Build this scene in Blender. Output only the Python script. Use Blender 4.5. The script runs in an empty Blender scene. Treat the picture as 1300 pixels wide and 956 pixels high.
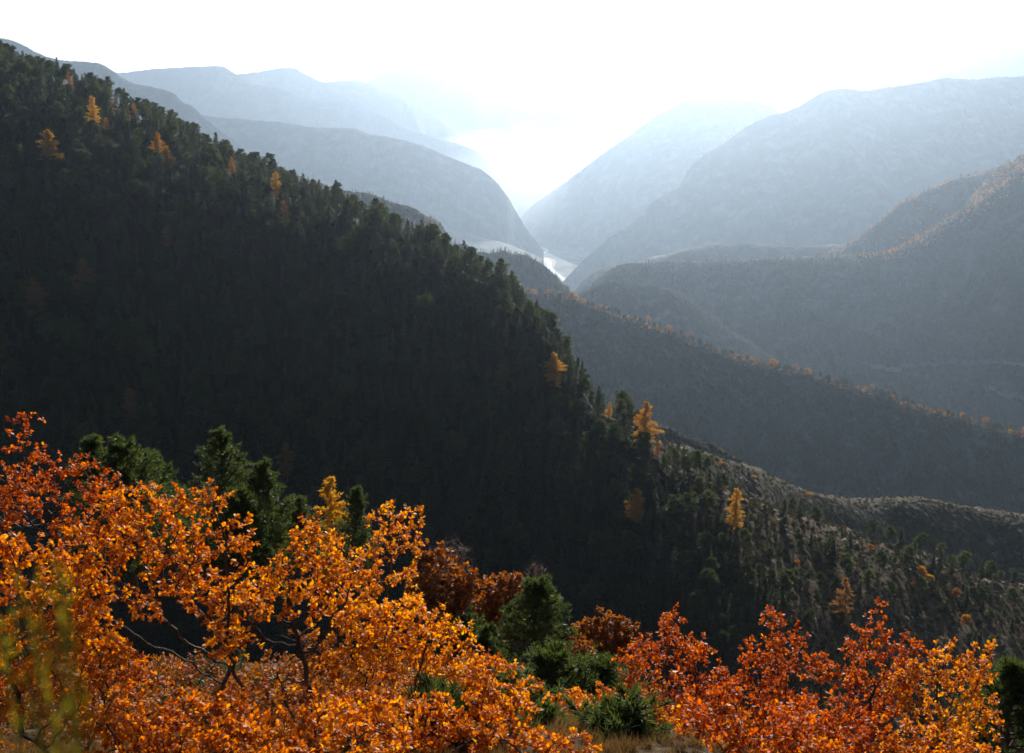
import bpy, math, random
import numpy as np
from mathutils import Vector, Matrix

R = math.radians
rng = np.random.default_rng(7)
random.seed(7)
SC = bpy.context.scene
COL = SC.collection

# ------------------------------------------------------------------ camera maths (photo pixels 1300 x 956)
FPX = 1276.0
PITCH = math.atan((478 - 130) / FPX)
def ray(px, py):
    a, b = px - 650.0, -(py - 478.0)
    y = FPX * math.cos(PITCH) + b * math.sin(PITCH)
    z = -FPX * math.sin(PITCH) + b * math.cos(PITCH)
    return a, y, z
def at(px, py, Y):
    a, y, z = ray(px, py)
    return np.array([a / y * Y, Y, z / y * Y])
def project(P):
    P = np.atleast_2d(P)
    f = P[:, 1] * math.cos(PITCH) - P[:, 2] * math.sin(PITCH)
    u = P[:, 1] * math.sin(PITCH) + P[:, 2] * math.cos(PITCH)
    return 650 + FPX * P[:, 0] / f, 478 - FPX * u / f, f

# ------------------------------------------------------------------ noise
_T = np.random.default_rng(3).random((256, 256))
def vnoise(x, y):
    xi = np.floor(x).astype(int); yi = np.floor(y).astype(int)
    fx = x - xi; fy = y - yi
    fx = fx * fx * fx * (fx * (fx * 6 - 15) + 10); fy = fy * fy * fy * (fy * (fy * 6 - 15) + 10)
    a = _T[xi & 255, yi & 255]; b = _T[(xi + 1) & 255, yi & 255]
    c = _T[xi & 255, (yi + 1) & 255]; d = _T[(xi + 1) & 255, (yi + 1) & 255]
    return (a * (1 - fx) + b * fx) * (1 - fy) + (c * (1 - fx) + d * fx) * fy
def fbm(x, y, o=5, g=0.5):
    s = 0.0; a = 1.0; t = 0.0
    for i in range(o):
        s = s + a * (vnoise(x + 17.3 * i, y + 9.1 * i) * 2 - 1); t += a
        a *= g; x = x * 2.03; y = y * 2.03
    return s / t
def ridged(x, y, o=4):
    s = 0.0; a = 1.0; t = 0.0
    for i in range(o):
        s = s + a * (1 - np.abs(vnoise(x + 31.7 * i, y + 5.3 * i) * 2 - 1) * 2); t += a
        a *= 0.5; x = x * 2.1; y = y * 2.1
    return s / t

# ------------------------------------------------------------------ objects
def tag(o, label=None, cat=None, group=None, kind=None):
    if label: o['label'] = label
    if cat: o['category'] = cat
    if group: o['group'] = group
    if kind: o['kind'] = kind
    return o
def mesh_data(name, V, loops, counts, mat, smooth=False):
    me = bpy.data.meshes.new(name)
    V = np.asarray(V, dtype=np.float32); loops = np.asarray(loops, dtype=np.int32).ravel()
    counts = np.asarray(counts, dtype=np.int32)
    me.vertices.add(len(V)); me.vertices.foreach_set('co', V.ravel())
    me.loops.add(len(loops)); me.loops.foreach_set('vertex_index', loops)
    me.polygons.add(len(counts))
    st = np.concatenate([[0], np.cumsum(counts)[:-1]]).astype(np.int32)
    me.polygons.foreach_set('loop_start', st)
    me.polygons.foreach_set('use_smooth', np.full(len(counts), smooth))
    me.update(calc_edges=True); me.validate()
    if mat: me.materials.append(mat)
    return me
def link(name, data, parent=None, loc=None):
    o = bpy.data.objects.new(name, data); COL.objects.link(o)
    if parent: o.parent = parent
    if loc is not None: o.location = loc
    return o
def empty(name, loc, rz=0, sc=1.0):
    o = bpy.data.objects.new(name, None); COL.objects.link(o)
    o.location = loc; o.rotation_euler = (0, 0, rz); o.scale = (sc, sc, sc); o.empty_display_size = 0.3
    return o
def grid_mesh(name, P, mat, smooth=True):
    n, m = P.shape[:2]
    idx = np.arange(n * m).reshape(n, m)
    q = np.stack([idx[:-1, :-1], idx[1:, :-1], idx[1:, 1:], idx[:-1, 1:]], -1).reshape(-1, 4)
    return mesh_data(name, P.reshape(-1, 3), q, np.full(len(q), 4), mat, smooth)

# ------------------------------------------------------------------ materials
def mat_new(name):
    m = bpy.data.materials.new(name); m.use_nodes = True
    nt = m.node_tree; nt.nodes.clear()
    out = nt.nodes.new('ShaderNodeOutputMaterial')
    return m, nt, out
def N(nt, t, **k):
    n = nt.nodes.new(t)
    for a, v in k.items(): setattr(n, a, v)
    return n
def ramp(nt, src, stops, interp='LINEAR'):
    r = nt.nodes.new('ShaderNodeValToRGB'); r.color_ramp.interpolation = interp
    e = r.color_ramp.elements
    while len(e) > 1: e.remove(e[-1])
    e[0].position = stops[0][0]; e[0].color = (*stops[0][1], 1)
    for p, c in stops[1:]:
        x = e.new(p); x.color = (*c, 1)
    nt.links.new(src, r.inputs[0])
    return r.outputs[0]
def noise(nt, scale, detail=6, rough=0.6, vec=None):
    n = nt.nodes.new('ShaderNodeTexNoise'); n.inputs['Scale'].default_value = scale
    n.inputs['Detail'].default_value = detail; n.inputs['Roughness'].default_value = rough
    if vec is not None: nt.links.new(vec, n.inputs['Vector'])
    return n.outputs['Fac']
def mix(nt, fac, a, b, mode='MIX'):
    m = nt.nodes.new('ShaderNodeMix'); m.data_type = 'RGBA'; m.blend_type = mode
    for s, v in ((m.inputs[0], fac), (m.inputs[6], a), (m.inputs[7], b)):
        if hasattr(v, 'links'): nt.links.new(v, s)
        else: s.default_value = v if isinstance(v, (int, float)) else (*v, 1)
    return m.outputs[2]
def maprange(nt, src, a, b, c=0, d=1):
    m = nt.nodes.new('ShaderNodeMapRange')
    for i, v in enumerate((a, b, c, d)): m.inputs[i + 1].default_value = v
    nt.links.new(src, m.inputs[0]); return m.outputs[0]

def terrain_mat(name, sc, c_wood, c_wood2, c_rock, rock=0.5, bump=1.0, dist=1.0, rock_scale=1.0, autumn=None):
    """Wooded mountain ground: mottled tree cover, bare rock and scree patches; sc = 1 / patch size in metres."""
    m, nt, out = mat_new(name)
    geo = N(nt, 'ShaderNodeNewGeometry'); pos = geo.outputs['Position']
    n1 = noise(nt, sc, 7, 0.62, pos); n2 = noise(nt, sc * 6.5, 5, 0.7, pos); n3 = noise(nt, sc * 0.45 * rock_scale, 8, 0.68, pos)
    col = ramp(nt, n2, [(0.36, c_wood), (0.60, c_wood2)])
    if autumn:
        n4 = noise(nt, sc * 9, 3, 0.6, pos)
        col = mix(nt, maprange(nt, n4, 0.60, 0.66), col, autumn)
    rk = mix(nt, maprange(nt, n2, 0.35, 0.65), tuple(c * 0.65 for c in c_rock), c_rock)
    f = maprange(nt, n3, 0.62 - rock * 0.25, 0.70 - rock * 0.25)
    col = mix(nt, f, col, rk)
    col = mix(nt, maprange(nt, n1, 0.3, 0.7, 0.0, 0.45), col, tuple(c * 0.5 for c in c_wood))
    p = N(nt, 'ShaderNodeBsdfPrincipled'); nt.links.new(col, p.inputs['Base Color'])
    p.inputs['Roughness'].default_value = 0.95; p.inputs['Specular IOR Level'].default_value = 0.1
    b = N(nt, 'ShaderNodeBump'); b.inputs['Strength'].default_value = bump; b.inputs['Distance'].default_value = dist
    nt.links.new(n2, b.inputs['Height']); nt.links.new(b.outputs[0], p.inputs['Normal'])
    nt.links.new(p.outputs[0], out.inputs[0])
    return m

def foliage_mat(name, stops, rough=0.5, spec=0.3, trans=0.4, tint=None, clump=0.0, objvar=0.0, clump_scale=1.5):
    """Leaves: every leaf takes its own colour from the ramp; part of the light passes through it."""
    m, nt, out = mat_new(name)
    geo = N(nt, 'ShaderNodeNewGeometry')
    fac = geo.outputs['Random Per Island']
    if clump > 0 or objvar > 0:
        tc = N(nt, 'ShaderNodeTexCoord'); oi = N(nt, 'ShaderNodeObjectInfo')
        n = noise(nt, clump_scale, 2, 0.5, tc.outputs['Object'])
        a = N(nt, 'ShaderNodeMath', operation='MULTIPLY_ADD'); nt.links.new(fac, a.inputs[0])
        a.inputs[1].default_value = 1 - clump - objvar
        b = N(nt, 'ShaderNodeMath', operation='MULTIPLY'); nt.links.new(maprange(nt, n, 0.3, 0.7), b.inputs[0]); b.inputs[1].default_value = clump
        c = N(nt, 'ShaderNodeMath', operation='MULTIPLY_ADD'); nt.links.new(oi.outputs['Random'], c.inputs[0]); c.inputs[1].default_value = objvar
        nt.links.new(b.outputs[0], c.inputs[2]); nt.links.new(c.outputs[0], a.inputs[2]); fac = a.outputs[0]
    col = ramp(nt, fac, stops)
    p = N(nt, 'ShaderNodeBsdfPrincipled'); nt.links.new(col, p.inputs['Base Color'])
    p.inputs['Roughness'].default_value = rough; p.inputs['Specular IOR Level'].default_value = spec
    if trans > 0:
        t = N(nt, 'ShaderNodeBsdfTranslucent')
        hs = N(nt, 'ShaderNodeHueSaturation'); hs.inputs['Saturation'].default_value = 1.15; hs.inputs['Value'].default_value = 1.25
        nt.links.new(col, hs.inputs['Color']); nt.links.new(hs.outputs[0], t.inputs[0])
        mx = N(nt, 'ShaderNodeMixShader'); mx.inputs[0].default_value = trans
        nt.links.new(p.outputs[0], mx.inputs[1]); nt.links.new(t.outputs[0], mx.inputs[2]); nt.links.new(mx.outputs[0], out.inputs[0])
    else: nt.links.new(p.outputs[0], out.inputs[0])
    return m

def bark_mat(name, c1, c2, scale=6):
    m, nt, out = mat_new(name)
    tc = N(nt, 'ShaderNodeTexCoord')
    mp = N(nt, 'ShaderNodeMapping'); mp.inputs['Scale'].default_value = (3, 3, 0.6); nt.links.new(tc.outputs['Object'], mp.inputs[0])
    n = noise(nt, scale, 6, 0.7, mp.outputs[0])
    p = N(nt, 'ShaderNodeBsdfPrincipled'); nt.links.new(ramp(nt, n, [(0.35, c1), (0.65, c2)]), p.inputs['Base Color'])
    p.inputs['Roughness'].default_value = 0.9; p.inputs['Specular IOR Level'].default_value = 0.15
    b = N(nt, 'ShaderNodeBump'); b.inputs['Distance'].default_value = 0.02; nt.links.new(n, b.inputs['Height']); nt.links.new(b.outputs[0], p.inputs['Normal'])
    nt.links.new(p.outputs[0], out.inputs[0]); return m

GREEN, GREEN2, ROCK = (0.030, 0.042, 0.020), (0.075, 0.075, 0.036), (0.26, 0.235, 0.20)
M = {}
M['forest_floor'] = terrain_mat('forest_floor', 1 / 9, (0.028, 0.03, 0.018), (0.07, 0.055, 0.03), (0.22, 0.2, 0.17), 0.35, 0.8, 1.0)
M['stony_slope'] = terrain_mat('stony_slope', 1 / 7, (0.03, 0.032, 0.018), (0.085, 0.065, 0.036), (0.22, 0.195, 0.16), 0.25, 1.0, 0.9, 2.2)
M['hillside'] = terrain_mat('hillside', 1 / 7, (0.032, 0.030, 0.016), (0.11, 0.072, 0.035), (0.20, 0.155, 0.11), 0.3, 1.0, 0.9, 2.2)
def add_forest_floor(m):
    # needle litter under the forest, bare stony ground east of it: the border wanders
    nt = m.node_tree; p = [n for n in nt.nodes if n.type == 'BSDF_PRINCIPLED'][0]; src = p.inputs['Base Color'].links[0].from_socket
    geo = N(nt, 'ShaderNodeNewGeometry'); sx = N(nt, 'ShaderNodeSeparateXYZ'); nt.links.new(geo.outputs['Position'], sx.inputs[0])
    n = noise(nt, 1 / 22, 4, 0.6, geo.outputs['Position']); a = N(nt, 'ShaderNodeMath', operation='MULTIPLY_ADD'); nt.links.new(n, a.inputs[0]); a.inputs[1].default_value = -50; nt.links.new(sx.outputs[0], a.inputs[2])
    f = maprange(nt, a.outputs[0], 32, 50)
    lit = ramp(nt, noise(nt, 0.8, 5, 0.6, geo.outputs['Position']), [(0.3, (0.018, 0.015, 0.009)), (0.7, (0.045, 0.034, 0.018))])
    nt.links.new(mix(nt, f, lit, src), p.inputs['Base Color'])
add_forest_floor(M['hillside'])
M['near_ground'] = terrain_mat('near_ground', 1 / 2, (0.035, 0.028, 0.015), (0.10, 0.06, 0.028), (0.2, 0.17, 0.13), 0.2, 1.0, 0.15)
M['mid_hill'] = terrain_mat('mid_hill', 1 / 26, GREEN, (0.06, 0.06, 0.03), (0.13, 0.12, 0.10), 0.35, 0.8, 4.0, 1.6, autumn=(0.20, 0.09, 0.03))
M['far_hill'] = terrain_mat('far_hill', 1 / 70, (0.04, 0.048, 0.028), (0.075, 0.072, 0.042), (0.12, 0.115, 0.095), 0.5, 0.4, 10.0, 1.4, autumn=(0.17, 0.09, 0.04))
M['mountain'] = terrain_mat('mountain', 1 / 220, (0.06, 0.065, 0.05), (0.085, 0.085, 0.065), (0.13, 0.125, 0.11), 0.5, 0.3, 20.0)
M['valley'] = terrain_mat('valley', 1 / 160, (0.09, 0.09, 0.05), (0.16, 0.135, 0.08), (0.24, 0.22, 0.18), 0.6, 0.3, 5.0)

M['pine'] = foliage_mat('pine_needles', [(0.0, (0.018, 0.027, 0.011)), (0.5, (0.046, 0.058, 0.021)), (1.0, (0.12, 0.125, 0.04))], 0.5, 0.4, 0.48, clump=0.25, objvar=0.35, clump_scale=0.5)
M['near_pine'] = foliage_mat('near_pine_needles', [(0.0, (0.03, 0.05, 0.018)), (0.6, (0.065, 0.088, 0.024)), (1.0, (0.15, 0.16, 0.04))], 0.5, 0.3, 0.45, clump=0.3)
M['larch'] = foliage_mat('larch_needles', [(0.0, (0.34, 0.17, 0.045)), (0.5, (0.50, 0.27, 0.06)), (1.0, (0.60, 0.38, 0.09))], 0.6, 0.3, 0.55, objvar=0.4, clump=0.1, clump_scale=0.6)
M['larch_brown'] = foliage_mat('brown_larch_needles', [(0.0, (0.22, 0.10, 0.035)), (1.0, (0.42, 0.22, 0.07))], 0.6, 0.3, 0.45, objvar=0.4)
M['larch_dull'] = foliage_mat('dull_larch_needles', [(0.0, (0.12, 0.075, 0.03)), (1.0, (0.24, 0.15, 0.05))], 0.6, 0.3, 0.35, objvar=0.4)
M['autumn'] = foliage_mat('autumn_leaves', [(0.0, (0.16, 0.07, 0.025)), (0.3, (0.38, 0.15, 0.035)), (0.65, (0.52, 0.27, 0.06)), (0.85, (0.28, 0.20, 0.06)), (1.0, (0.12, 0.11, 0.04))], 0.6, 0.3, 0.45, objvar=0.7)
M['brown_oak'] = foliage_mat('brown_oak_leaves', [(0.0, (0.17, 0.05, 0.022)), (0.5, (0.33, 0.115, 0.038)), (1.0, (0.48, 0.22, 0.06))], 0.6, 0.25, 0.45, clump=0.3, clump_scale=0.8)
M['scrub'] = foliage_mat('scrub_leaves', [(0.0, (0.04, 0.045, 0.02)), (0.5, (0.075, 0.075, 0.03)), (0.8, (0.14, 0.10, 0.045)), (1.0, (0.24, 0.12, 0.05))], 0.6, 0.3, 0.25, objvar=0.75)
M['bush'] = foliage_mat('bush_leaves', [(0.0, (0.035, 0.055, 0.018)), (1.0, (0.10, 0.12, 0.04))], 0.5, 0.35, 0.3, clump=0.3)
M['broom'] = foliage_mat('broom_stems', [(0.0, (0.16, 0.15, 0.025)), (1.0, (0.34, 0.27, 0.05))], 0.5, 0.3, 0.4)
M['twigs'] = foliage_mat('bare_twigs', [(0.0, (0.16, 0.11, 0.085)), (1.0, (0.30, 0.21, 0.16))], 0.7, 0.2, 0.1)
OAK = {
 'orange': [(0.0, (0.18, 0.05, 0.018)), (0.15, (0.42, 0.10, 0.018)), (0.45, (0.62, 0.19, 0.025)), (0.75, (0.70, 0.30, 0.035)), (1.0, (0.70, 0.42, 0.05))],
 'red':    [(0.0, (0.16, 0.035, 0.014)), (0.3, (0.42, 0.075, 0.016)), (0.7, (0.58, 0.14, 0.02)), (0.92, (0.68, 0.25, 0.03)), (1.0, (0.70, 0.36, 0.04))],
 'golden': [(0.0, (0.36, 0.08, 0.016)), (0.35, (0.62, 0.19, 0.022)), (0.7, (0.74, 0.34, 0.03)), (1.0, (0.72, 0.50, 0.05))],
}
for k, s in OAK.items():
    M['oak_' + k] = foliage_mat('oak_leaves_' + k, s, 0.48, 0.24, 0.6, clump=0.35, clump_scale=1.3)
M['bark'] = bark_mat('oak_bark', (0.035, 0.028, 0.022), (0.12, 0.095, 0.075))
M['pine_bark'] = bark_mat('pine_bark', (0.06, 0.038, 0.026), (0.16, 0.10, 0.07), 2)

def rock_mat():
    m, nt, out = mat_new('pale_rock')
    geo = N(nt, 'ShaderNodeNewGeometry'); n = noise(nt, 0.9, 8, 0.7, geo.outputs['Position'])
    p = N(nt, 'ShaderNodeBsdfPrincipled'); nt.links.new(ramp(nt, n, [(0.35, (0.12, 0.10, 0.085)), (0.6, (0.30, 0.27, 0.235))]), p.inputs['Base Color'])
    p.inputs['Roughness'].default_value = 0.85
    b = N(nt, 'ShaderNodeBump'); b.inputs['Distance'].default_value = 0.3; nt.links.new(n, b.inputs['Height']); nt.links.new(b.outputs[0], p.inputs['Normal'])
    nt.links.new(p.outputs[0], out.inputs[0]); return m
M['rock'] = rock_mat()
def plain(name, c, rough, spec=0.3):
    m, nt, out = mat_new(name); p = N(nt, 'ShaderNodeBsdfPrincipled')
    geo = N(nt, 'ShaderNodeNewGeometry'); n = noise(nt, 0.05, 5, 0.6, geo.outputs['Position'])
    nt.links.new(mix(nt, n, tuple(x * 0.8 for x in c), c), p.inputs['Base Color'])
    p.inputs['Roughness'].default_value = rough; p.inputs['Specular IOR Level'].default_value = spec
    nt.links.new(p.outputs[0], out.inputs[0]); return m
M['water'] = plain('river_water', (0.05, 0.06, 0.06), 0.22, 0.9)
M['gravel'] = plain('river_gravel', (0.34, 0.33, 0.30), 0.9)
M['road'] = plain('road_surface', (0.16, 0.155, 0.15), 0.8)
M['steel'] = plain('steel', (0.3, 0.3, 0.3), 0.5)

# ------------------------------------------------------------------ ridges
FLOOR = -1150.0
FS = 1.35
RIDGES = {}
ZMAX = [0.0]
def ridge(name, pts, mat, front=0.6, back=0.7, flen=600, blen=400, r=15, fuzz=2.0, fuzz_px=3.0, gully=0.25, glen=None,
          fdir=(0.0, -1.0), nt=520, ns=90, drop=0.0, label=None, seed=0.0, floor=FLOOR - 3, crest_amp=1.3, uneven=1.0):
    """A real ridge: crest through the traced points at their own distance, a gullied slope on each side down to the valley floor.
    pts: (px, py, distance[, front slope])."""
    if np.mean([p[2] for p in pts]) > 1000:
        pts = [(p[0], p[1], (min(p[2], 4000) + min(max(0, p[2] - 4000), 5000) * 0.55 + max(0, p[2] - 9000) * 0.3) * FS, *p[3:]) for p in pts]; flen *= FS; blen *= FS; r *= FS; fuzz *= FS
        if glen: glen *= FS
    C = np.array([at(p[0], p[1], p[2]) for p in pts]); C[:, 2] -= drop
    sl = np.array([p[3] if len(p) > 3 else front for p in pts])
    u = np.concatenate([[0], np.cumsum(np.linalg.norm(np.diff(C[:, :2], axis=0), axis=1))])
    t = np.linspace(0, u[-1], nt)
    # smooth interpolation (Hermite with finite-difference tangents)
    def herm(y, mono=False):
        m = np.gradient(y, u)
        if mono:
            sc_ = np.diff(y) / np.diff(u); a_, b_ = sc_[:-1], sc_[1:]
            m[1:-1] = np.where(a_ * b_ > 0, 2 * a_ * b_ / np.where(a_ + b_ == 0, 1, a_ + b_), 0)
        i = np.clip(np.searchsorted(u, t, side='right') - 1, 0, len(u) - 2)
        h = u[i + 1] - u[i]; q = (t - u[i]) / h
        return ((2*q**3 - 3*q**2 + 1) * y[i] + (q**3 - 2*q**2 + q) * h * m[i] + (-2*q**3 + 3*q**2) * y[i+1] + (q**3 - q**2) * h * m[i+1])
    cx, cy, cz, sf = herm(C[:, 0]), herm(C[:, 1]), herm(C[:, 2], True), np.interp(t, u, sl)
    D = float(np.mean(C[:, 1])); px_m = D / FPX
    lam = fuzz_px * px_m
    cz = cz + fbm(t / (lam * 6) + seed, t * 0 + seed, 4, 0.6) * crest_amp * px_m
    k = np.linspace(0, 1, ns); nb = ns // 4
    sF = (k ** 1.7) * flen; sB = -((np.linspace(1, 0, nb, endpoint=False)) ** 1.5) * blen
    s = np.concatenate([sB, sF])
    fd = np.array(fdir) / np.hypot(*fdir)
    T, S = np.meshgrid(t, s, indexing='ij')
    A = np.abs(S)
    if isinstance(r, (list, tuple)): r = np.interp(project(np.column_stack([cx, cy, cz]))[0], r[0], r[1])[:, None]
    X = cx[:, None] + S * fd[0]; Y = cy[:, None] + S * fd[1]
    slope = np.where(S >= 0, sf[:, None], back)
    Z = cz[:, None] - slope * (np.sqrt(A * A + r * r) - r)
    gl = glen or flen * 0.45
    w = 1 - np.exp(-A / (gl * 0.55))
    warp = fbm(X / gl * 0.7 + seed, Y / gl * 0.7, 3) * 0.5
    Z += w * gully * gl * (ridged(T / gl + warp + seed * 3.1, S / (gl * 3.2) + seed) - 0.45) * 0.5
    Z += w * gully * gl * 0.35 * fbm(T / gl * 2.6 + seed, S / gl * 1.7, 5, 0.55) * uneven
    w2 = 0.75 + 0.25 * (1 - np.exp(-A / (lam * 6)))
    if D > 4000: fuzz *= 0.45
    Z += fuzz * w2 * fbm(X / lam + seed, Y / lam, 3, 0.65)
    ZMAX[0] = max(ZMAX[0], float(Z.max()))
    Z = np.maximum(Z, floor)
    P = np.stack([X, Y, Z], -1)
    o = link(name, grid_mesh(name, P, mat)); tag(o, label, kind='structure')
    RIDGES[seed] = (P, nb, s, t)
    return o, P, nb

# farthest first
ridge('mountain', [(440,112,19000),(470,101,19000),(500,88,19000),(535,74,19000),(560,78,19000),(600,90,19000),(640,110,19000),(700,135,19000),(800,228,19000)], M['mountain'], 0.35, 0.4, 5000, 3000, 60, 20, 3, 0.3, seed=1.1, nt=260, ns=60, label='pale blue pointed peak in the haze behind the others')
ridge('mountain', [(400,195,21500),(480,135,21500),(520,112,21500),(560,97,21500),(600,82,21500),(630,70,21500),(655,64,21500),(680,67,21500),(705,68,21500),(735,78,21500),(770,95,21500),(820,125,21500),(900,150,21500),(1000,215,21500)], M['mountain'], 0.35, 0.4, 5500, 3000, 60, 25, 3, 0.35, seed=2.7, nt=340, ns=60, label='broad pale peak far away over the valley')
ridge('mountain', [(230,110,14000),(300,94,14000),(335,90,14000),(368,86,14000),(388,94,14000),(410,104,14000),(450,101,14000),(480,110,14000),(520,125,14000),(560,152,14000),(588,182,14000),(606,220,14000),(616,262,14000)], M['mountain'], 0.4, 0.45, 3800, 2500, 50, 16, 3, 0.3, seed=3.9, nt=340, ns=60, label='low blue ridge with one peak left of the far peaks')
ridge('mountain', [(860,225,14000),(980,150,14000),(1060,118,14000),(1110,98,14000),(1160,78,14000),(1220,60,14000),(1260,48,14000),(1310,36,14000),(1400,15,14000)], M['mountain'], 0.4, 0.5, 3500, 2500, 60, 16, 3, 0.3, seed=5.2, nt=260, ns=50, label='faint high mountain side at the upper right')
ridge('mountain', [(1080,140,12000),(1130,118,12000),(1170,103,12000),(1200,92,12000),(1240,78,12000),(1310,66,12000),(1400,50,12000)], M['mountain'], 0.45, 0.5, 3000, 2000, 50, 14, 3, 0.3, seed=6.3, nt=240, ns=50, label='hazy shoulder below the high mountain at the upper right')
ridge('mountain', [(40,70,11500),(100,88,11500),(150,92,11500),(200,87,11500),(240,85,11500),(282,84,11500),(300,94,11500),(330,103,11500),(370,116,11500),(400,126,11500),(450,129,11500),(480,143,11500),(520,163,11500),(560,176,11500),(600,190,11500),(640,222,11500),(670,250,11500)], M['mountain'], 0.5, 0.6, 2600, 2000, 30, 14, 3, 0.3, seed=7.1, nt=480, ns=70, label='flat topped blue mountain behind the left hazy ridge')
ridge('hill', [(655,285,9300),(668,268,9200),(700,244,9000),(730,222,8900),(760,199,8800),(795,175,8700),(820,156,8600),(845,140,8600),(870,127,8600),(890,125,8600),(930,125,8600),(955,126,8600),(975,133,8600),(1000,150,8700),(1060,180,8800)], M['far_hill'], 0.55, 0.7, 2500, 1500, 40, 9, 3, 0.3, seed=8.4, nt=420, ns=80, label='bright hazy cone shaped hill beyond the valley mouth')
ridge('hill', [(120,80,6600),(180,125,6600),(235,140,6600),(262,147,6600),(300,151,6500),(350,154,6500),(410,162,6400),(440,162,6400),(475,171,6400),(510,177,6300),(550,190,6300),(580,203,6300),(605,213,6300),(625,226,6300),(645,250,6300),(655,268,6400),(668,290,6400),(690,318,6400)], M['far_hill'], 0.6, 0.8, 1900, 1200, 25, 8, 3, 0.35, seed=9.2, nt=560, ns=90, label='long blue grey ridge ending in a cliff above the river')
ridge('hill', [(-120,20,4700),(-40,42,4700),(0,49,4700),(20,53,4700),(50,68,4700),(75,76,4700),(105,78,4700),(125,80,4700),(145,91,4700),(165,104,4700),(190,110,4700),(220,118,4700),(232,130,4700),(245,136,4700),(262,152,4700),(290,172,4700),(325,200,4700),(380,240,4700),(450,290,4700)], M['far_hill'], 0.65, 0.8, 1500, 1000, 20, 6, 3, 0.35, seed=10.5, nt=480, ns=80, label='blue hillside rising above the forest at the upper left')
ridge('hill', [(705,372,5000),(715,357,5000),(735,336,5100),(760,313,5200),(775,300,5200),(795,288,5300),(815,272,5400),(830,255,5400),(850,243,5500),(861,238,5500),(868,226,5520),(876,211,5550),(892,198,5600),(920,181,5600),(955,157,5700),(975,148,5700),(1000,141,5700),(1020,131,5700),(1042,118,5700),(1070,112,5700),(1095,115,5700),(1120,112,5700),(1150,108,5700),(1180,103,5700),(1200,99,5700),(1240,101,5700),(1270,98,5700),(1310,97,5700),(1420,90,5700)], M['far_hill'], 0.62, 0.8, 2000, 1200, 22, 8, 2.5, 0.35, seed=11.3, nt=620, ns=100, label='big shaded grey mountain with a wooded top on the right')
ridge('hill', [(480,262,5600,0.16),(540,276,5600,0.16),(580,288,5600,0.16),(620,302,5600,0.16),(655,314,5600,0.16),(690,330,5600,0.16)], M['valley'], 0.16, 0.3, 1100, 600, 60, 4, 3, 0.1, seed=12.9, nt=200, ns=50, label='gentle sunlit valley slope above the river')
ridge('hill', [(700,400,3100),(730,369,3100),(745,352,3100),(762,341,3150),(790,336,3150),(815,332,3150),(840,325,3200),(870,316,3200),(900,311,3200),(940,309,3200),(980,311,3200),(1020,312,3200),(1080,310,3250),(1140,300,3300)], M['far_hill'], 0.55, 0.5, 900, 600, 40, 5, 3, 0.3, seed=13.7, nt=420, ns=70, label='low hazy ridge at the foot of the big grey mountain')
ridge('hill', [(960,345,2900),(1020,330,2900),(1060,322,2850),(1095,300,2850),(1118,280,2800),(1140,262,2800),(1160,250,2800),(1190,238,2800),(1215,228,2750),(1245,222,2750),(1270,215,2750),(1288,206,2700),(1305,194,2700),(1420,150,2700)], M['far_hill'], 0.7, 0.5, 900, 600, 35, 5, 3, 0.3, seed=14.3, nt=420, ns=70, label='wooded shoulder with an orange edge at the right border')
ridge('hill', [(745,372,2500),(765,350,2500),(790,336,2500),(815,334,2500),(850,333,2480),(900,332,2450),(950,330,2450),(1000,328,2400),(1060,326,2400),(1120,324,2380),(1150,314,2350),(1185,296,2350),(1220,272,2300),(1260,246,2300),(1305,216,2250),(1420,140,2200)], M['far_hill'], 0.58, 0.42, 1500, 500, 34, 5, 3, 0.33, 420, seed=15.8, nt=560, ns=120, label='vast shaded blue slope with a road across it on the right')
ridge('hill', [(700,400,2050),(735,376,2050),(755,363,2050),(775,357,2050),(800,361,2050),(825,363,2050),(850,368,2050),(872,378,2050),(890,391,2050),(920,415,2050),(955,437,2050),(990,460,2050)], M['mid_hill'], 0.65, 0.7, 700, 400, 14, 4, 3, 0.3, seed=16.6, nt=360, ns=70, label='dark double hump in the middle of the valley')
ridge('hill', [(500,325,1900),(545,318,1900),(575,310,1900),(590,310,1900),(605,319,1900),(622,321,1900),(640,318,1900),(652,323,1900),(660,322,1900),(680,330,1900),(700,345,1900),(715,360,1900),(735,380,1900),(760,400,1900)], M['mid_hill'], 0.7, 0.8, 600, 400, 12, 3.5, 3, 0.3, seed=17.4, nt=360, ns=70, label='dark rounded crag in front of the river bend')
ridge('hill', [(260,175,1500),(330,206,1500),(350,213,1480),(372,222,1480),(400,232,1460),(440,242,1450),(470,247,1450),(500,258,1430),(525,264,1420),(540,275,1400),(558,285,1400),(566,298,1400),(574,312,1400),(600,345,1400)], M['mid_hill'], 0.6, 0.5, 500, 400, 30, 3.5, 3, 0.35, 120, seed=18.8, nt=420, ns=80, label='brown rocky ridge just behind the forest crest')
oC, PC, nbC = ridge('hill', [(560,345,1500),(620,355,1480),(675,372,1450),(710,379,1430),(740,386,1420),(770,396,1400),(800,406,1380),(835,418,1360),(870,432,1340),(905,445,1330),(940,458,1320),(970,466,1300),(1000,470,1290),(1050,484,1270),(1085,494,1260),(1120,503,1240),(1160,517,1230),(1200,527,1220),(1250,541,1200),(1310,556,1180),(1400,575,1150)], M['mid_hill'], 0.62, 0.6, 900, 400, 12, 3, 4, 0.33, 190, seed=19.5, nt=560, ns=130, label='long shaded ridge with orange trees along its crest')
oB0, PB0, nbB0 = ridge('hill', [(740,505,760),(790,522,760),(835,541,760),(850,543,760),(868,552,755),(884,561,750),(905,566,750),(930,580,740),(960,600,740),(1000,625,740)], M['stony_slope'], 0.65, 0.6, 300, 200, 6, 3.5, 4, 0.4, 50, seed=20.1, nt=220, ns=60, label='broken rocky spur behind the edge of the forest')
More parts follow.
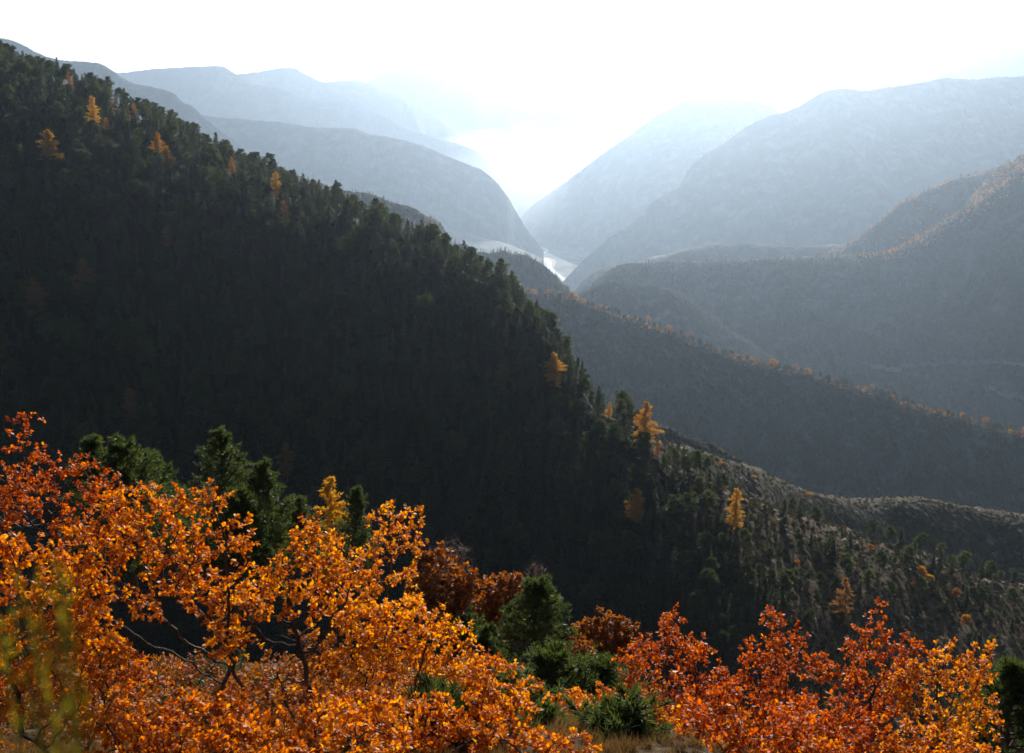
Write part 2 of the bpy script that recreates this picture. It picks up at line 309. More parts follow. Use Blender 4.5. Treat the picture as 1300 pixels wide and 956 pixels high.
oB1, PB1, nbB1 = ridge('hill', [(780,545,430,.4),(830,562,440,.4),(864,572,450,.36),(891,577,470,.36),(918,584,490,.38),(948,595,510,.42),(978,607,530,.48),(1013,622,560,.6),(1040,630,580,.68),(1076,639,600,.7),(1103,642,620,.7),(1133,638,640,.7),(1149,638,640,.7),(1177,635,650,.68),(1208,641,650,.66),(1248,650,650,.64),(1300,658,650,.64),(1400,675,650,.64)], M['stony_slope'], 0.6, 0.5, 420, 200, 16, 2.0, 4, 0.25, 70, seed=21.6, nt=480, ns=110, label='bare spur dipping and rising again on the right')
ptsA = [(-160,0,680,.68),(-80,32,660,.68),(0,68,630,.68),(50,84,610,.68),(100,102,600,.7),(130,118,590,.7),(195,146,570,.7),(220,162,560,.7),(270,187,540,.7),(320,207,520,.7),(385,234,500,.72),(465,262,480,.72),(540,294,455,.74),(600,326,440,.75),(650,356,425,.76),(681,388,410,.76),(700,414,400,.75),(712,442,392,.72),(734,458,385,.70),(758,492,375,.66),(790,504,368,.62),(813,516,362,.58),(831,538,352,.55)]
ptsA = [(p[0], p[1] + 9.5 * FPX / p[2], p[2], p[3]) for p in ptsA]
ptsA += [(848,592,345,.46),(875,606,340,.40),(910,622,335,.36),(945,637,335,.34),(967,644,335,.33),(1002,660,338,.33),(1030,669,342,.33),(1068,684,350,.33),(1103,695,358,.33),(1149,708,365,.33),(1208,724,375,.33),(1248,740,380,.33),(1300,752,385,.33),(1380,775,390,.42)]
oA, PA, nbA = ridge('hill', ptsA, M['hillside'], 0.6, 0.62, 420, 260, ([0, 250, 420, 650, 850, 1000], [75, 65, 35, 12, 14, 26]), 0.9, 2.5, 0.22, 60, fdir=(-0.12, -1), seed=22.2, nt=700, ns=180, label='steep near hillside falling from the upper left to the lower right', floor=-420, uneven=1.3)

# the hill the picture was taken from
def near_z(x, y):
    y1 = np.clip(y, -80, 20); y2 = np.clip(y - 20, 0, None)
    xr = np.clip(x - 2.5, 0, None)
    k = np.clip((x - 2) / 8, 0, 1)
    z = -1.7 - 0.585 * y1 - (0.60 + 0.27 * k) * y2 - 0.33 * np.minimum(xr, 25) - 0.1 * np.clip(xr - 25, 0, None)
    return z + 0.5 * fbm(x / 7.0 + 3, y / 7.0, 4) + 0.12 * fbm(x / 1.1, y / 1.1, 3)
gx = np.concatenate([np.linspace(-160, -30, 60, endpoint=False), np.linspace(-30, 30, 260, endpoint=False), np.linspace(30, 160, 60)])
gy = np.concatenate([np.linspace(-40, 0, 30, endpoint=False), np.linspace(0, 60, 260, endpoint=False), np.linspace(60, 330, 120)])
GX, GY = np.meshgrid(gx, gy, indexing='ij')
GZ = near_z(GX, GY)
tag(link('slope', grid_mesh('slope', np.stack([GX, GY, GZ], -1), M['near_ground'])), 'steep near slope the oaks stand on', kind='structure')

# valley floor, one sheet to the horizon, with river
gx = np.linspace(-42000, 42000, 90); gy = np.linspace(-3000, 60000, 90)
GX, GY = np.meshgrid(gx, gy, indexing='ij'); GZ = np.full_like(GX, FLOOR)
tag(link('ground', grid_mesh('ground', np.stack([GX, GY, GZ], -1), M['valley'])), 'pale valley floor reaching the horizon', kind='structure')
def ground_pt(px, py, z=FLOOR):
    a, y, zz = ray(px, py); k = z / zz
    return np.array([a * k, y * k, z])
def ribbon(name, pts, widths, z, mat, label, nsub=14, wob=0.0):
    P = np.array(pts); u = np.arange(len(P)); t = np.linspace(0, len(P) - 1, (len(P) - 1) * nsub + 1)
    m = [np.gradient(P[:, k]) for k in range(3)]
    def h(y, g):
        i = np.clip(t.astype(int), 0, len(P) - 2); q = t - i
        return (2*q**3-3*q**2+1)*y[i]+(q**3-2*q**2+q)*g[i]+(-2*q**3+3*q**2)*y[i+1]+(q**3-q**2)*g[i+1]
    C = np.stack([h(P[:, k], m[k]) for k in range(3)], -1); W = np.interp(t, u, widths)
    d = np.gradient(C[:, :2], axis=0); d /= np.linalg.norm(d, axis=1)[:, None] + 1e-9
    nrm = np.stack([-d[:, 1], d[:, 0]], -1)
    W1 = W * (1 + wob * fbm(t * 0.9 + 4, t * 0, 4)); W2 = W * (1 + wob * fbm(t * 0.9 + 40, t * 0 + 7, 4))
    L = np.column_stack([C[:, :2] + nrm * W1[:, None] / 2, C[:, 2] + z]); Rr = np.column_stack([C[:, :2] - nrm * W2[:, None] / 2, C[:, 2] + z])
    return tag(link(name, grid_mesh(name, np.stack([L, Rr], 1), mat)), label, kind='structure')
rp = [ground_pt(*p) for p in ((640,218),(652,232),(640,243),(660,252),(648,262),(662,275),(676,290),(664,303),(672,312),(690,318),(676,325),(694,330),(700,342),(712,352),(735,372))]
ribbon('riverbed', rp, [x * 1.35 for x in (16,16,20,20,20,24,40,60,80,70,90,70,50,40,40)], 1.0, M['gravel'], 'wide pale gravel bed of the river', wob=0.5)
ribbon('river', rp, [x * 1.35 for x in (8,8,8,8,8,10,16,30,40,26,40,30,20,16,16)], 2.0, M['water'], 'shining river winding down the valley', wob=0.6)

# a road across the vast blue slope: the traced line is laid on the slope's own surface
def surface_hit(P, px, py):
    """point of grid surface P seen nearest in direction (px,py)"""
    Q = P.reshape(-1, 3); x, y, f = project(Q)
    d = (x - px) ** 2 + (y - py) ** 2 + np.where(f < 50, 1e9, 0)
    i = np.argsort(d)[:6]; w = 1 / (d[i] + 0.5)
    return (Q[i] * w[:, None]).sum(0) / w.sum()

# ------------------------------------------------------------------ plant building blocks
class Geo:
    def __init__(s): s.V = []; s.L = []; s.C = []; s.n = 0
    def add(s, V, F):                      # F: (k, m) index array, same vertex count per face
        V = np.asarray(V).reshape(-1, 3); F = np.asarray(F)
        s.V.append(V); s.L.append((F + s.n).ravel()); s.C.append(np.full(len(F), F.shape[1])); s.n += len(V)
    def data(s, name, mat, smooth=False):
        return mesh_data(name, np.concatenate(s.V), np.concatenate(s.L), np.concatenate(s.C), mat, smooth)
def unit(a): return a / (np.linalg.norm(a, axis=-1, keepdims=True) + 1e-9)
def frames(D, g):
    up = unit(g.normal(size=D.shape)); S = unit(np.cross(D, up)); U = np.cross(S, D); return S, U
def segs(G, A, B, ra, rb, k=5):
    """tapered tubes from points A to B"""
    A, B = np.atleast_2d(A), np.atleast_2d(B); ra = np.broadcast_to(ra, len(A)); rb = np.broadcast_to(rb, len(A))
    D = unit(B - A); ref = np.where(np.abs(D[:, 2:3]) > 0.9, [[1, 0, 0]], [[0, 0, 1]]); S = unit(np.cross(D, ref)); U = np.cross(S, D)
    an = np.linspace(0, 2 * np.pi, k, endpoint=False)
    ring = S[:, None] * np.cos(an)[None, :, None] + U[:, None] * np.sin(an)[None, :, None]
    V = np.concatenate([A[:, None] + ring * ra[:, None, None], B[:, None] + ring * rb[:, None, None]], 1)
    i = np.arange(k); j = (i + 1) % k
    F = np.stack([i, i + k, j + k, j], -1)[None] + (np.arange(len(A)) * 2 * k)[:, None, None]
    G.add(V, F.reshape(-1, 4))
def blades(G, P, D, ln, wd, g):
    """thin three-cornered needles or bunches of them"""
    S, U = frames(D, g); ln = ln * g.uniform(0.7, 1.3, len(P))[:, None]; w = wd * g.uniform(0.7, 1.3, len(P))[:, None]
    V = np.stack([P - S * w / 2, P + S * w / 2, P + D * ln + U * ln * 0.12], 1)
    G.add(V, np.arange(len(P) * 3).reshape(-1, 3))
def ovals(G, P, D, ln, wd, g):
    """small leaves of four corners bent along the middle"""
    S, U = frames(D, g); l = ln * g.uniform(0.7, 1.3, len(P))[:, None]; w = wd * g.uniform(0.7, 1.2, len(P))[:, None]
    V = np.stack([P, P + D * l * 0.5 + S * w / 2 + U * w * 0.2, P + D * l, P + D * l * 0.5 - S * w / 2 + U * w * 0.2], 1)
    G.add(V, (np.arange(len(P)) * 4)[:, None] + np.array([[0, 1, 2, 3]]))
# lobed oak leaf, base at the origin, along +x, unit length
_ol = [(0, .02), (.22, .10), (.32, .06), (.46, .22), (.56, .13), (.70, .27), (.80, .14), (.93, .14)]
OL = np.array([(0, 0)] + [(x, y) for x, y in _ol] + [(1.0, 0.0)] + [(x, -y) for x, y in _ol[::-1]])
NL = len(OL)
MID = np.array([(.0, 0), (.5, 0), (1, 0)])
def oak_leaves(G, P, D, ln, g, fold=0.35):
    n = len(P); S, U = frames(D, g)
    # leaves tend to lie with their upper side skyward
    upw = np.array([0, 0, 1.0]) + g.normal(size=(n, 3)) * 0.55
    S = unit(np.cross(D, upw)); U = np.cross(S, D)
    l = ln * g.uniform(0.65, 1.25, n)[:, None]; fo = g.uniform(-0.1, 0.6, n)[:, None] * fold * 2; cu = g.uniform(-0.5, 0.25, n)[:, None]
    x = OL[:, 0][None, :]; y = OL[:, 1][None, :]
    z = np.abs(y) * fo + cu * x * x * 0.6
    V = P[:, None] + l[:, :, None] * (D[:, None] * x[..., None] + S[:, None] * y[..., None] * 1.15 + U[:, None] * z[..., None])
    # two halves, each an n-gon sharing the midrib ends: quads strip across the rib
    h = len(_ol); a = np.arange(1, h + 1); b = np.arange(NL - 1, NL - 1 - h, -1)
    base = (np.arange(n) * (NL + 3))
    MV = P[:, None] + l[:, :, None] * (D[:, None] * np.array([.3, .56, .8])[None, :, None] + U[:, None] * (cu * 0.6 * np.array([.09, .31, .64])[None])[..., None])
    V = np.concatenate([V, MV], 1); m1, m2, m3, tip = NL, NL + 1, NL + 2, h + 1
    F = [(0, a[1], m1), (a[1], a[3], m1), (m1, a[3], m2), (a[3], a[5], m2), (m2, a[5], m3), (a[5], tip, m3),
         (0, m1, b[1]), (b[1], m1, b[3]), (m1, m2, b[3]), (b[3], m2, b[5]), (m2, m3, b[5]), (b[5], m3, tip)]
    F += [(a[1], a[2], a[3]), (a[3], a[4], a[5]), (a[5], a[6], tip), (a[6], a[7], tip), (b[3], b[2], b[1]), (b[5], b[4], b[3]), (tip, b[6], b[5]), (tip, b[7], b[6])]
    F = np.array(F)
    G.add(V.reshape(-1, 3), (base[:, None, None] + F[None]).reshape(-1, 3))

def grow(seed, blobs, base=(0, 0, 0), n_att=650, step=0.14, fork=0.35, rad0=0.012, kill=0.2, stems=1):
    """Branches grown towards points spread through the crown's blobs. blobs: (x,y,z,rx,ry,rz). Returns nodes, parents, radii, tips."""
    g = np.random.default_rng(seed); A = []
    wts = np.array([b[3] * b[4] * b[5] for b in blobs]); wts = wts / wts.sum()
    for b, wt in zip(blobs, wts):
        k = max(20, int(n_att * wt)); d = unit(g.normal(size=(k, 3))) * (g.random((k, 1)) ** 0.38)
        A.append(np.array(b[:3]) + d * np.array(b[3:]))
    A = np.concatenate(A); zlow = A[:, 2].min(); c = A.mean(0)
    nodes = [np.array(base, float)]; par = [-1]
    low = base[2] + (zlow - base[2]) * fork if zlow > base[2] else base[2]
    cur = 0
    for s in range(stems):
        cur = 0; p = np.array(base, float); tgt = np.array([c[0] + g.normal() * 0.25 * stems, c[1] + g.normal() * .25 * stems, max(low, base[2] + .4) + s * 0.2])
        k = max(2, int(np.linalg.norm(tgt - p) / step))
        for i in range(k):
            p = p + (tgt - p) / (k - i) + g.normal(size=3) * step * 0.16 * [1, 1, .2]
            nodes.append(p.copy()); par.append(cur); cur = len(nodes) - 1
    nodes = np.array(nodes); par = list(par); alive = np.ones(len(A), bool)
    near = np.full(len(A), 0); nd = np.full(len(A), 1e9)
    def upd(start):
        nonlocal near, nd
        for i in range(start, len(nodes)):
            d = np.linalg.norm(A - nodes[i], axis=1); m = d < nd; nd[m] = d[m]; near[m] = i
    upd(0)
    for it in range(90):
        if not alive.any(): break
        ids = near[alive]; dirs = unit(A[alive] - nodes[ids])
        acc = np.zeros((len(nodes), 3)); np.add.at(acc, ids, dirs); u = np.unique(ids)
        new = nodes[u] + unit(unit(acc[u]) + g.normal(size=(len(u), 3)) * 0.22 + [0, 0, .05]) * step
        st = len(nodes)
        # avoid growing a node onto itself
        nodes = np.concatenate([nodes, new]); par += list(u)
        upd(st); alive &= nd > kill
        if len(nodes) > 6000: break
    par = np.array(par); n = len(nodes); cnt = np.zeros(n); kids = np.zeros(n, int)
    w = np.zeros(n)
    for i in range(n - 1, 0, -1):
        if kids[i] == 0: w[i] = rad0 ** 2.2
        w[par[i]] += w[i]; kids[par[i]] += 1
    r = w ** (1 / 2.2); r[0] = r[1] * 1.25 if n > 1 else rad0
    return nodes, par, r, kids
def tree_mesh_from(nodes, par, r, k=5):
    G = Geo(); i = np.arange(1, len(nodes)); segs(G, nodes[par[i]], nodes[i], np.minimum(r[par[i]], r[i] * 1.35), r[i], k); return G

def make_oak(seed, blobs, leaf=0.095, per=9, n_att=700, stems=2, dens=1.0, step=0.13, rad0=0.006):
    nodes, par, r, kids = grow(seed, blobs, n_att=n_att, stems=stems, step=step, rad0=rad0)
    g = np.random.default_rng(seed + 50)
    wood = tree_mesh_from(nodes, par, r)
    tips = np.where((r < rad0 * 2.1) & (np.arange(len(nodes)) > 5))[0]
    P = nodes[tips]; D = unit(P - nodes[par[tips]])
    # side twigs carrying rosettes of leaves
    k = 2; tP = np.repeat(P, k, 0); tD = unit(np.repeat(D, k, 0) + g.normal(size=(len(P) * k, 3)) * 0.8 + [0, 0, .25]); tl = g.uniform(0.06, 0.24, len(tP))[:, None]
    keep = g.random(len(tP)) < dens; tP, tD, tl = tP[keep], tD[keep], tl[keep]
    E = tP + tD * tl; segs(wood, tP, E, 0.0035, 0.002, 3)
    q = per; n = len(E); c = np.repeat(np.arange(n), q)
    along = g.random(len(c))[:, None] ** 0.5
    LP = tP[c] + (E - tP)[c] * along
    LD = unit(tD[c] * 0.8 + g.normal(size=(len(c), 3)) * 0.85 + [0, 0, -0.12])
    keep = g.random(len(c)) < 0.9
    G = Geo(); oak_leaves(G, LP[keep], LD[keep], leaf, g)
    return wood, G

def plant(name, label, cat, loc, wood_me, leaf_me, rz=0.0, sc=1.0, group=None, wood_name='trunk', leaf_name='crown'):
    e = empty(name, loc, rz, sc); tag(e, label, cat, group)
    if wood_me: link(wood_name, wood_me, e)
    if leaf_me: link(leaf_name, leaf_me, e)
    return e

def conifer(seed, H, kind, blade=0.45, wide=0.2, dens=1.0):
    """kind: pine (clumped rounded crown on a bare stem), fir (tiered cone), larch (airy narrow cone)"""
    g = np.random.default_rng(seed); W = Geo(); F = Geo()
    k = 12; z = np.linspace(0, H, k); bend = np.cumsum(g.normal(size=(k, 2)) * H * 0.006, axis=0); T = np.column_stack([bend, z])
    rad = np.interp(z, [0, H], [H * 0.014, H * 0.002]) ; segs(W, T[:-1], T[1:], rad[:-1], rad[1:], 6)
    def trunk(h): return np.array([np.interp(h, z, T[:, 0]), np.interp(h, z, T[:, 1]), h])
    if kind == 'pine': z0, nb = g.uniform(0.38, 0.5), int(34 * dens)
    elif kind == 'fir': z0, nb = 0.12, int(70 * dens)
    else: z0, nb = 0.16, int(75 * dens)
    A, B, ra = [], [], []; PP, DD = [], []
    for i in range(nb):
        u = (i + g.random()) / nb; h = H * (z0 + (1 - z0) * u); a = g.random() * 2 * np.pi
        if kind == 'pine':
            Lb = H * 0.23 * (np.sin(np.pi * min(1, (u * 0.80 + 0.2))) ** 0.6) * g.uniform(0.55, 1.15) + 0.02 * H; el = g.uniform(-0.05, 0.5) + u * 0.3
        elif kind == 'fir': Lb = H * 0.19 * (1 - u) ** 0.85 * g.uniform(0.75, 1.1) + 0.012 * H; el = -0.12 + 0.5 * u
        else: Lb = H * (0.19 + 0.04 * (seed % 3)) * (1 - u) ** 0.62 * min(1, 0.45 + u * 3) * g.uniform(0.35, 1.2) * (1 + 0.4 * math.sin(a * 2 + seed + u * 9)) + 0.014 * H; el = 0.05 + 0.4 * u
        d = np.array([np.cos(a) * np.cos(el), np.sin(a) * np.cos(el), np.sin(el)]); s = trunk(h); e = s + d * Lb
        A.append(s); B.append(e); ra.append(0.012 + 0.012 * Lb)
        if kind == 'pine':
            npad = 1 + int(Lb / 0.7)
            for j in range(npad):
                f = 0.45 + 0.6 * (j + 0.5) / npad; c = s + d * Lb * f + g.normal(size=3) * Lb * 0.1
                m = int(26 * dens); rr = (0.10 + 0.22 * Lb) * np.array([1.15, 1.15, 0.6])
                q = unit(g.normal(size=(m, 3))); PP.append(c + q * rr * (g.random((m, 1)) ** 0.4)); DD.append(unit(q + d * 0.5 + [0, 0, .55]))
        elif kind == 'fir':
            m = int(24 + 26 * Lb * dens); t = g.random((m, 1)) ** 0.7; side = np.cross(d, [0, 0, 1]); sg = g.choice([-1, 1], (m, 1))
            PP.append(s + d * Lb * t - np.array([0, 0, 1]) * Lb * 0.18 * t ** 2 + side * sg * g.random((m, 1)) * Lb * 0.28 * (1.15 - t)); DD.append(unit(d * 0.9 + side * sg * 0.7 + g.normal(size=(m, 3)) * 0.3 + [0, 0, -.25]))
        else:
            m = int(20 + 30 * Lb * dens); t = g.random((m, 1)) ** 0.8
            PP.append(s + d * Lb * t + g.normal(size=(m, 3)) * [1, 1, .5] * Lb * 0.10); DD.append(unit(d * 0.4 + g.normal(size=(m, 3)) * 0.8 + [0, 0, .1]))
    segs(W, np.array(A), np.array(B), np.array(ra), np.array(ra) * 0.3, 4)
    P = np.concatenate(PP); D = np.concatenate(DD); blades(F, P, D, blade, wide, g)
    return W, F

def broadleaf(seed, H, leaf=0.4, n=900, wide=0.42, base=0.25, blobs=7, spread=0.22):
    g = np.random.default_rng(seed); W = Geo(); F = Geo()
    bl = []
    for i in range(blobs):
        a = g.random() * 6.28; rr = H * spread * g.random() ** 0.5
        bl.append((math.cos(a) * rr, math.sin(a) * rr, H * (g.uniform(base + 0.2, 0.86) if spread < 0.4 else g.uniform(0.2, 0.9 - 0.6 * (rr / H / spread) ** 2 + 0.01)), H * g.uniform(.10, .2), H * g.uniform(.10, .2), H * g.uniform(.09, .16)))
    fork = np.array([0, 0, H * base])
    segs(W, [[0, 0, 0]], [fork], H * 0.025, H * 0.018, 6)
    c = np.array([b[:3] for b in bl]); segs(W, np.repeat(fork[None], len(c), 0), c, H * 0.012, H * 0.004, 4)
    idx = g.integers(0, blobs, n); q = unit(g.normal(size=(n, 3))); R3 = np.array([b[3:] for b in bl])
    P = c[idx] + q * R3[idx] * (g.random((n, 1)) ** 0.35); D = unit(q + g.normal(size=(n, 3)) * 0.7)
    ovals(F, P, D, leaf, wide, g); return W, F

# ------------------------------------------------------------------ scattering
def surf(P, u, v):
    n, m = P.shape[:2]; u = np.clip(u, 0, n - 1.001); v = np.clip(v, 0, m - 1.001); i = u.astype(int); j = v.astype(int); a = (u - i)[:, None]; b = (v - j)[:, None]
    return (P[i, j] * (1 - a) + P[i + 1, j] * a) * (1 - b) + (P[i, j + 1] * (1 - a) + P[i + 1, j + 1] * a) * b
def scatter(P, n, vlo, vhi, g, thin=None):
    """n points evenly over the area of grid P between columns vlo and vhi"""
    Q = P[:, vlo:vhi]; a = np.linalg.norm(np.cross(Q[1:, :-1] - Q[:-1, :-1], Q[:-1, 1:] - Q[:-1, :-1]), axis=-1)
    c = np.cumsum(a.ravel()); k = np.searchsorted(c, g.random(n) * c[-1]); i, j = np.unravel_index(k, a.shape)
    return surf(Q, i + g.random(n), j + g.random(n))
def in_frame(P, m=60):
    x, y, f = project(P); return (f > 1) & (x > -m) & (x < 1300 + m) & (y > -m) & (y < 956 + m)

def stuff(name, pts, scales, protos, mat_names, label, seed=0, lean=0.05):
    """One object for a mass nobody could count: instances of the plants' own crowns and trunks on a cloud of points."""
    g = np.random.default_rng(seed); n = len(pts)
    me = bpy.data.meshes.new(name); me.vertices.add(n); me.vertices.foreach_set('co', np.asarray(pts, np.float32).ravel())
    for nm, ty, arr in (('size', 'FLOAT', scales), ('pick', 'INT', g.integers(0, len(protos), n)), ('turn', 'FLOAT_VECTOR', np.column_stack([g.normal(size=(n, 2)) * lean, g.random(n) * 6.283]))):
        at_ = me.attributes.new(nm, ty, 'POINT'); arr = np.asarray(arr)
        if ty == 'FLOAT_VECTOR': at_.data.foreach_set('vector', arr.astype(np.float32).ravel())
        else: at_.data.foreach_set('value', arr.astype(np.int32 if ty == 'INT' else np.float32))
    o = link(name, me); tag(o, label, kind='stuff')
    ng = bpy.data.node_groups.new(name, 'GeometryNodeTree')
    ng.interface.new_socket('Geometry', in_out='INPUT', socket_type='NodeSocketGeometry'); ng.interface.new_socket('Geometry', in_out='OUTPUT', socket_type='NodeSocketGeometry')
    nin = ng.nodes.new('NodeGroupInput'); nout = ng.nodes.new('NodeGroupOutput')
    gi = ng.nodes.new('GeometryNodeJoinGeometry'); 
    for pr in reversed(protos):
        j = ng.nodes.new('GeometryNodeJoinGeometry')
        for ob in pr:
            oi = ng.nodes.new('GeometryNodeObjectInfo'); oi.transform_space = 'ORIGINAL'; oi.inputs['Object'].default_value = ob; ng.links.new(oi.outputs['Geometry'], j.inputs[0])
        t = ng.nodes.new('GeometryNodeGeometryToInstance'); ng.links.new(j.outputs[0], t.inputs[0]); ng.links.new(t.outputs[0], gi.inputs[0])
    ip = ng.nodes.new('GeometryNodeInstanceOnPoints'); ip.inputs['Pick Instance'].default_value = True
    def named(nm, ty):
        a = ng.nodes.new('GeometryNodeInputNamedAttribute'); a.data_type = ty; a.inputs['Name'].default_value = nm; return [s for s in a.outputs if s.enabled and s.name == 'Attribute'][0]
    ng.links.new(nin.outputs[0], ip.inputs['Points']); ng.links.new(gi.outputs[0], ip.inputs['Instance'])
    ng.links.new(named('pick', 'INT'), ip.inputs['Instance Index']); ng.links.new(named('turn', 'FLOAT_VECTOR'), ip.inputs['Rotation']); ng.links.new(named('size', 'FLOAT'), ip.inputs['Scale'])
    ng.links.new(ip.outputs[0], nout.inputs[0])
    md = o.modifiers.new('scatter', 'NODES'); md.node_group = ng
    return o
def children(o): return [c for c in bpy.data.objects if c.parent == o]
def place(protos, pts, scales, label, cat, group, name=None, g=rng, used=None):
    """one plant per point: the first of each kind is the built one, the rest are copies of it and of its parts"""
    for p, s in zip(pts, scales):
        k = int(g.integers(0, len(protos))); root, kids = protos[k]
        if root.get('placed') is None: r = root; r['placed'] = 1
        else:
            r = root.copy(); COL.objects.link(r)
            for c in kids:
                d = c.copy(); COL.objects.link(d); d.parent = r
        r.location = p; r.rotation_euler = (g.normal() * 0.03, g.normal() * 0.03, g.random() * 6.283); r.scale = (s, s, s * g.uniform(0.92, 1.1)); r['label'] = label; r['category'] = cat
        if group: r['group'] = group
        elif 'group' in r: del r['group']
    return
def proto(name, wood, fol, wm, fm):
    e = empty(name, (0, 0, 0)); a = link('trunk', wood.data('trunk', wm), e) if wood else None; b = link('crown', fol.data('crown', fm), e)
    return e, [x for x in (a, b) if x]
def one(pr, label, cat, loc, s, rz=0.0, group=None):
    root, kids = pr
    if root.get('placed') is None: r = root; r['placed'] = 1
    else:
        r = root.copy(); COL.objects.link(r)
        if 'group' in r: del r['group']
        for c in kids:
            d = c.copy(); COL.objects.link(d); d.parent = r
    r.location = loc; r.rotation_euler = (0, 0, rz); r.scale = (s, s, s); tag(r, label, cat, group); return r

# ------------------------------------------------------------------ hillside forest
pines = [proto('pine_tree', *conifer(100 + i, 14.0, 'pine', 0.50, 0.20, 1.25), M['pine_bark'], M['pine']) for i in range(4)]
firs = [proto('fir_tree', *conifer(200 + i, 14.0, 'fir', 0.55, 0.22, 1.1), M['pine_bark'], M['pine']) for i in range(2)]
larches = [proto('larch_tree', *conifer(300 + i, 13.0, 'larch', 0.36, 0.13, 1.3 + 0.2 * (i % 3)), M['pine_bark'], M['larch']) for i in range(6)]
larches_b = [proto('larch_tree', *conifer(330 + i, 13.0, 'larch', 0.36, 0.12, 1.1), M['pine_bark'], M['larch_brown']) for i in range(2)]
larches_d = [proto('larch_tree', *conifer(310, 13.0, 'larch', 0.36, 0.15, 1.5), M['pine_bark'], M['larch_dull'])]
g = np.random.default_rng(11)

def ground_under(P, px, py, nb=0, clear=None):
    return surface_hit(P[:, nb:], px, py)

# forest points over the whole shaded side plus just behind the crest
n0 = 22000
pts = scatter(PA, n0, nbA - 12, PA.shape[1] - 25, g)
x, y, f = project(pts)
# thinning towards the right where the slope turns stony; py limits as traced in the photo
edge = np.interp(y, [540, 560, 590, 620, 660, 700, 760, 800, 850, 900], [825, 842, 872, 885, 915, 975, 1030, 1060, 1080, 1090])
den = np.clip((edge - x) / np.interp(y, [600, 700], [45, 120]) + 0.5, 0.0, 1); den = den * np.where(x < 0, 0.7, 1)
keep = (g.random(n0) < den) & in_frame(pts, 50) & (f > 100)
pts = pts[keep]
# keep a minimum spacing
def space(P, d):
    cell = {}; out = []
    for i, p in enumerate(P):
        k = (int(p[0] // d), int(p[1] // d)); ok = True
        for a in (-1, 0, 1):
            for b in (-1, 0, 1):
                for q in cell.get((k[0] + a, k[1] + b), ()):
                    if (q[0] - p[0]) ** 2 + (q[1] - p[1]) ** 2 < d * d: ok = False; break
                if not ok: break
            if not ok: break
        if ok: cell.setdefault(k, []).append(p); out.append(i)
    return np.array(out)
pts = pts[space(pts, 3.4)]
x, y, f = project(pts)
sc = np.clip(g.normal(0.72, 0.17, len(pts)), 0.38, 1.2) * np.interp(x, [0, 700, 850, 950, 1050], [1.0, 1.05, 0.9, 0.7, 0.5])
LARCH = [(122, 124, 40, 'round bright orange larch on the upper left forest, largest of the golden trees there'),
 (137, 150, 16, 'tiny orange tree at the foot of the round bright orange larch'),
 (66, 166, 44, 'yellow topped larch in the dark trees under the round orange one'),
 (146, 124, 14, 'yellow green tree on the skyline beside the upper orange larch'),
 (203, 169, 34, 'slender orange larch right of the twin dark firs on the skyline'),
 (212, 186, 24, 'small orange larch leaning against the slender orange one'),
 (296, 200, 22, 'yellow tree just under the forest skyline where the hazy ridge meets it'),
 (350, 219, 30, 'single egg shaped golden tree on the forest skyline'),
 (704, 446, 46, 'glowing orange larch hanging on the steep right edge of the forest'),
 (772, 510, 18, 'small golden tree between dark pines on the lower forest edge'),
 (818, 508, 58, 'tall orange larch on the forest edge above the bare spur'),
 (806, 618, 46, 'yellow orange tree standing alone in the dark lower forest'),
 (934, 617, 56, 'thin golden larch with a bare stem on the stony slope')]
BROWN = [(88, 92, 24, 'small rust coloured larch near the top of the forest crest'), (172, 132, 24, 'pink brown larch breaking the forest skyline on the left'), (364, 255, 36, 'dull yellow larch below the egg shaped golden tree'), (215, 285, 30, 'faint orange larch deep in the shaded forest'), (1072, 728, 60, 'brown larch with a visible stem among green trees at the lower right'), (834, 556, 22, 'short orange tree at the foot of the tall forest edge larch')]
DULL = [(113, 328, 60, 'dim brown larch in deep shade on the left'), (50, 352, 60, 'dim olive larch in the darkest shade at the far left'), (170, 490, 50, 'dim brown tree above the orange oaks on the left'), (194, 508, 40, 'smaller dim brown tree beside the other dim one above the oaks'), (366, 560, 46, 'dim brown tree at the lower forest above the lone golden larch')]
for lx, ly, lh, _l in LARCH + BROWN:
    top_y = y - 14 * sc * FPX / f
    bad = (np.abs(x - lx) < lh * 0.22 + 4) & (top_y < ly + 0.7 * lh) & (y > ly + lh * 0.85) & (y < ly + lh + 32)
    pts, x, y, f, sc = pts[~bad], x[~bad], y[~bad], f[~bad], sc[~bad]
# what the foreground trees hide is never the largest in view
fx = np.array([-60, 0, 60, 130, 220, 300, 380, 470, 540, 600, 680, 740, 800, 860, 960, 1060, 1130, 1180, 1260, 1330])
fy = np.array([500, 510, 540, 570, 600, 610, 640, 640, 660, 730, 740, 780, 790, 780, 780, 790, 760, 800, 820, 870])
vis = (y - 14 * FPX / f * sc < np.interp(x, fx, fy) - 5) & (x > 0) & (x < 1300)
rank = np.where(vis, sc / f, 0); order = np.argsort(-rank)
i300 = np.zeros(len(pts), bool); i300[order[:290]] = True
isfir = g.random(len(pts)) < 0.5
place(pines, pts[i300 & ~isfir], sc[i300 & ~isfir], 'dark green pine packed among its like in the shaded forest on the left hillside', 'pine tree', 'pines of the shaded hillside forest', g=g)
place(firs, pts[i300 & isfir], sc[i300 & isfir], 'dark narrow fir standing among the pines of the left hillside forest', 'fir tree', 'firs among the hillside pines', g=g)
stuff('forest', pts[~i300], sc[~i300], [k for _, k in pines[:3]] + [k for _, k in firs] * 2, None, 'dark conifer forest covering the shaded left hillside', 1)

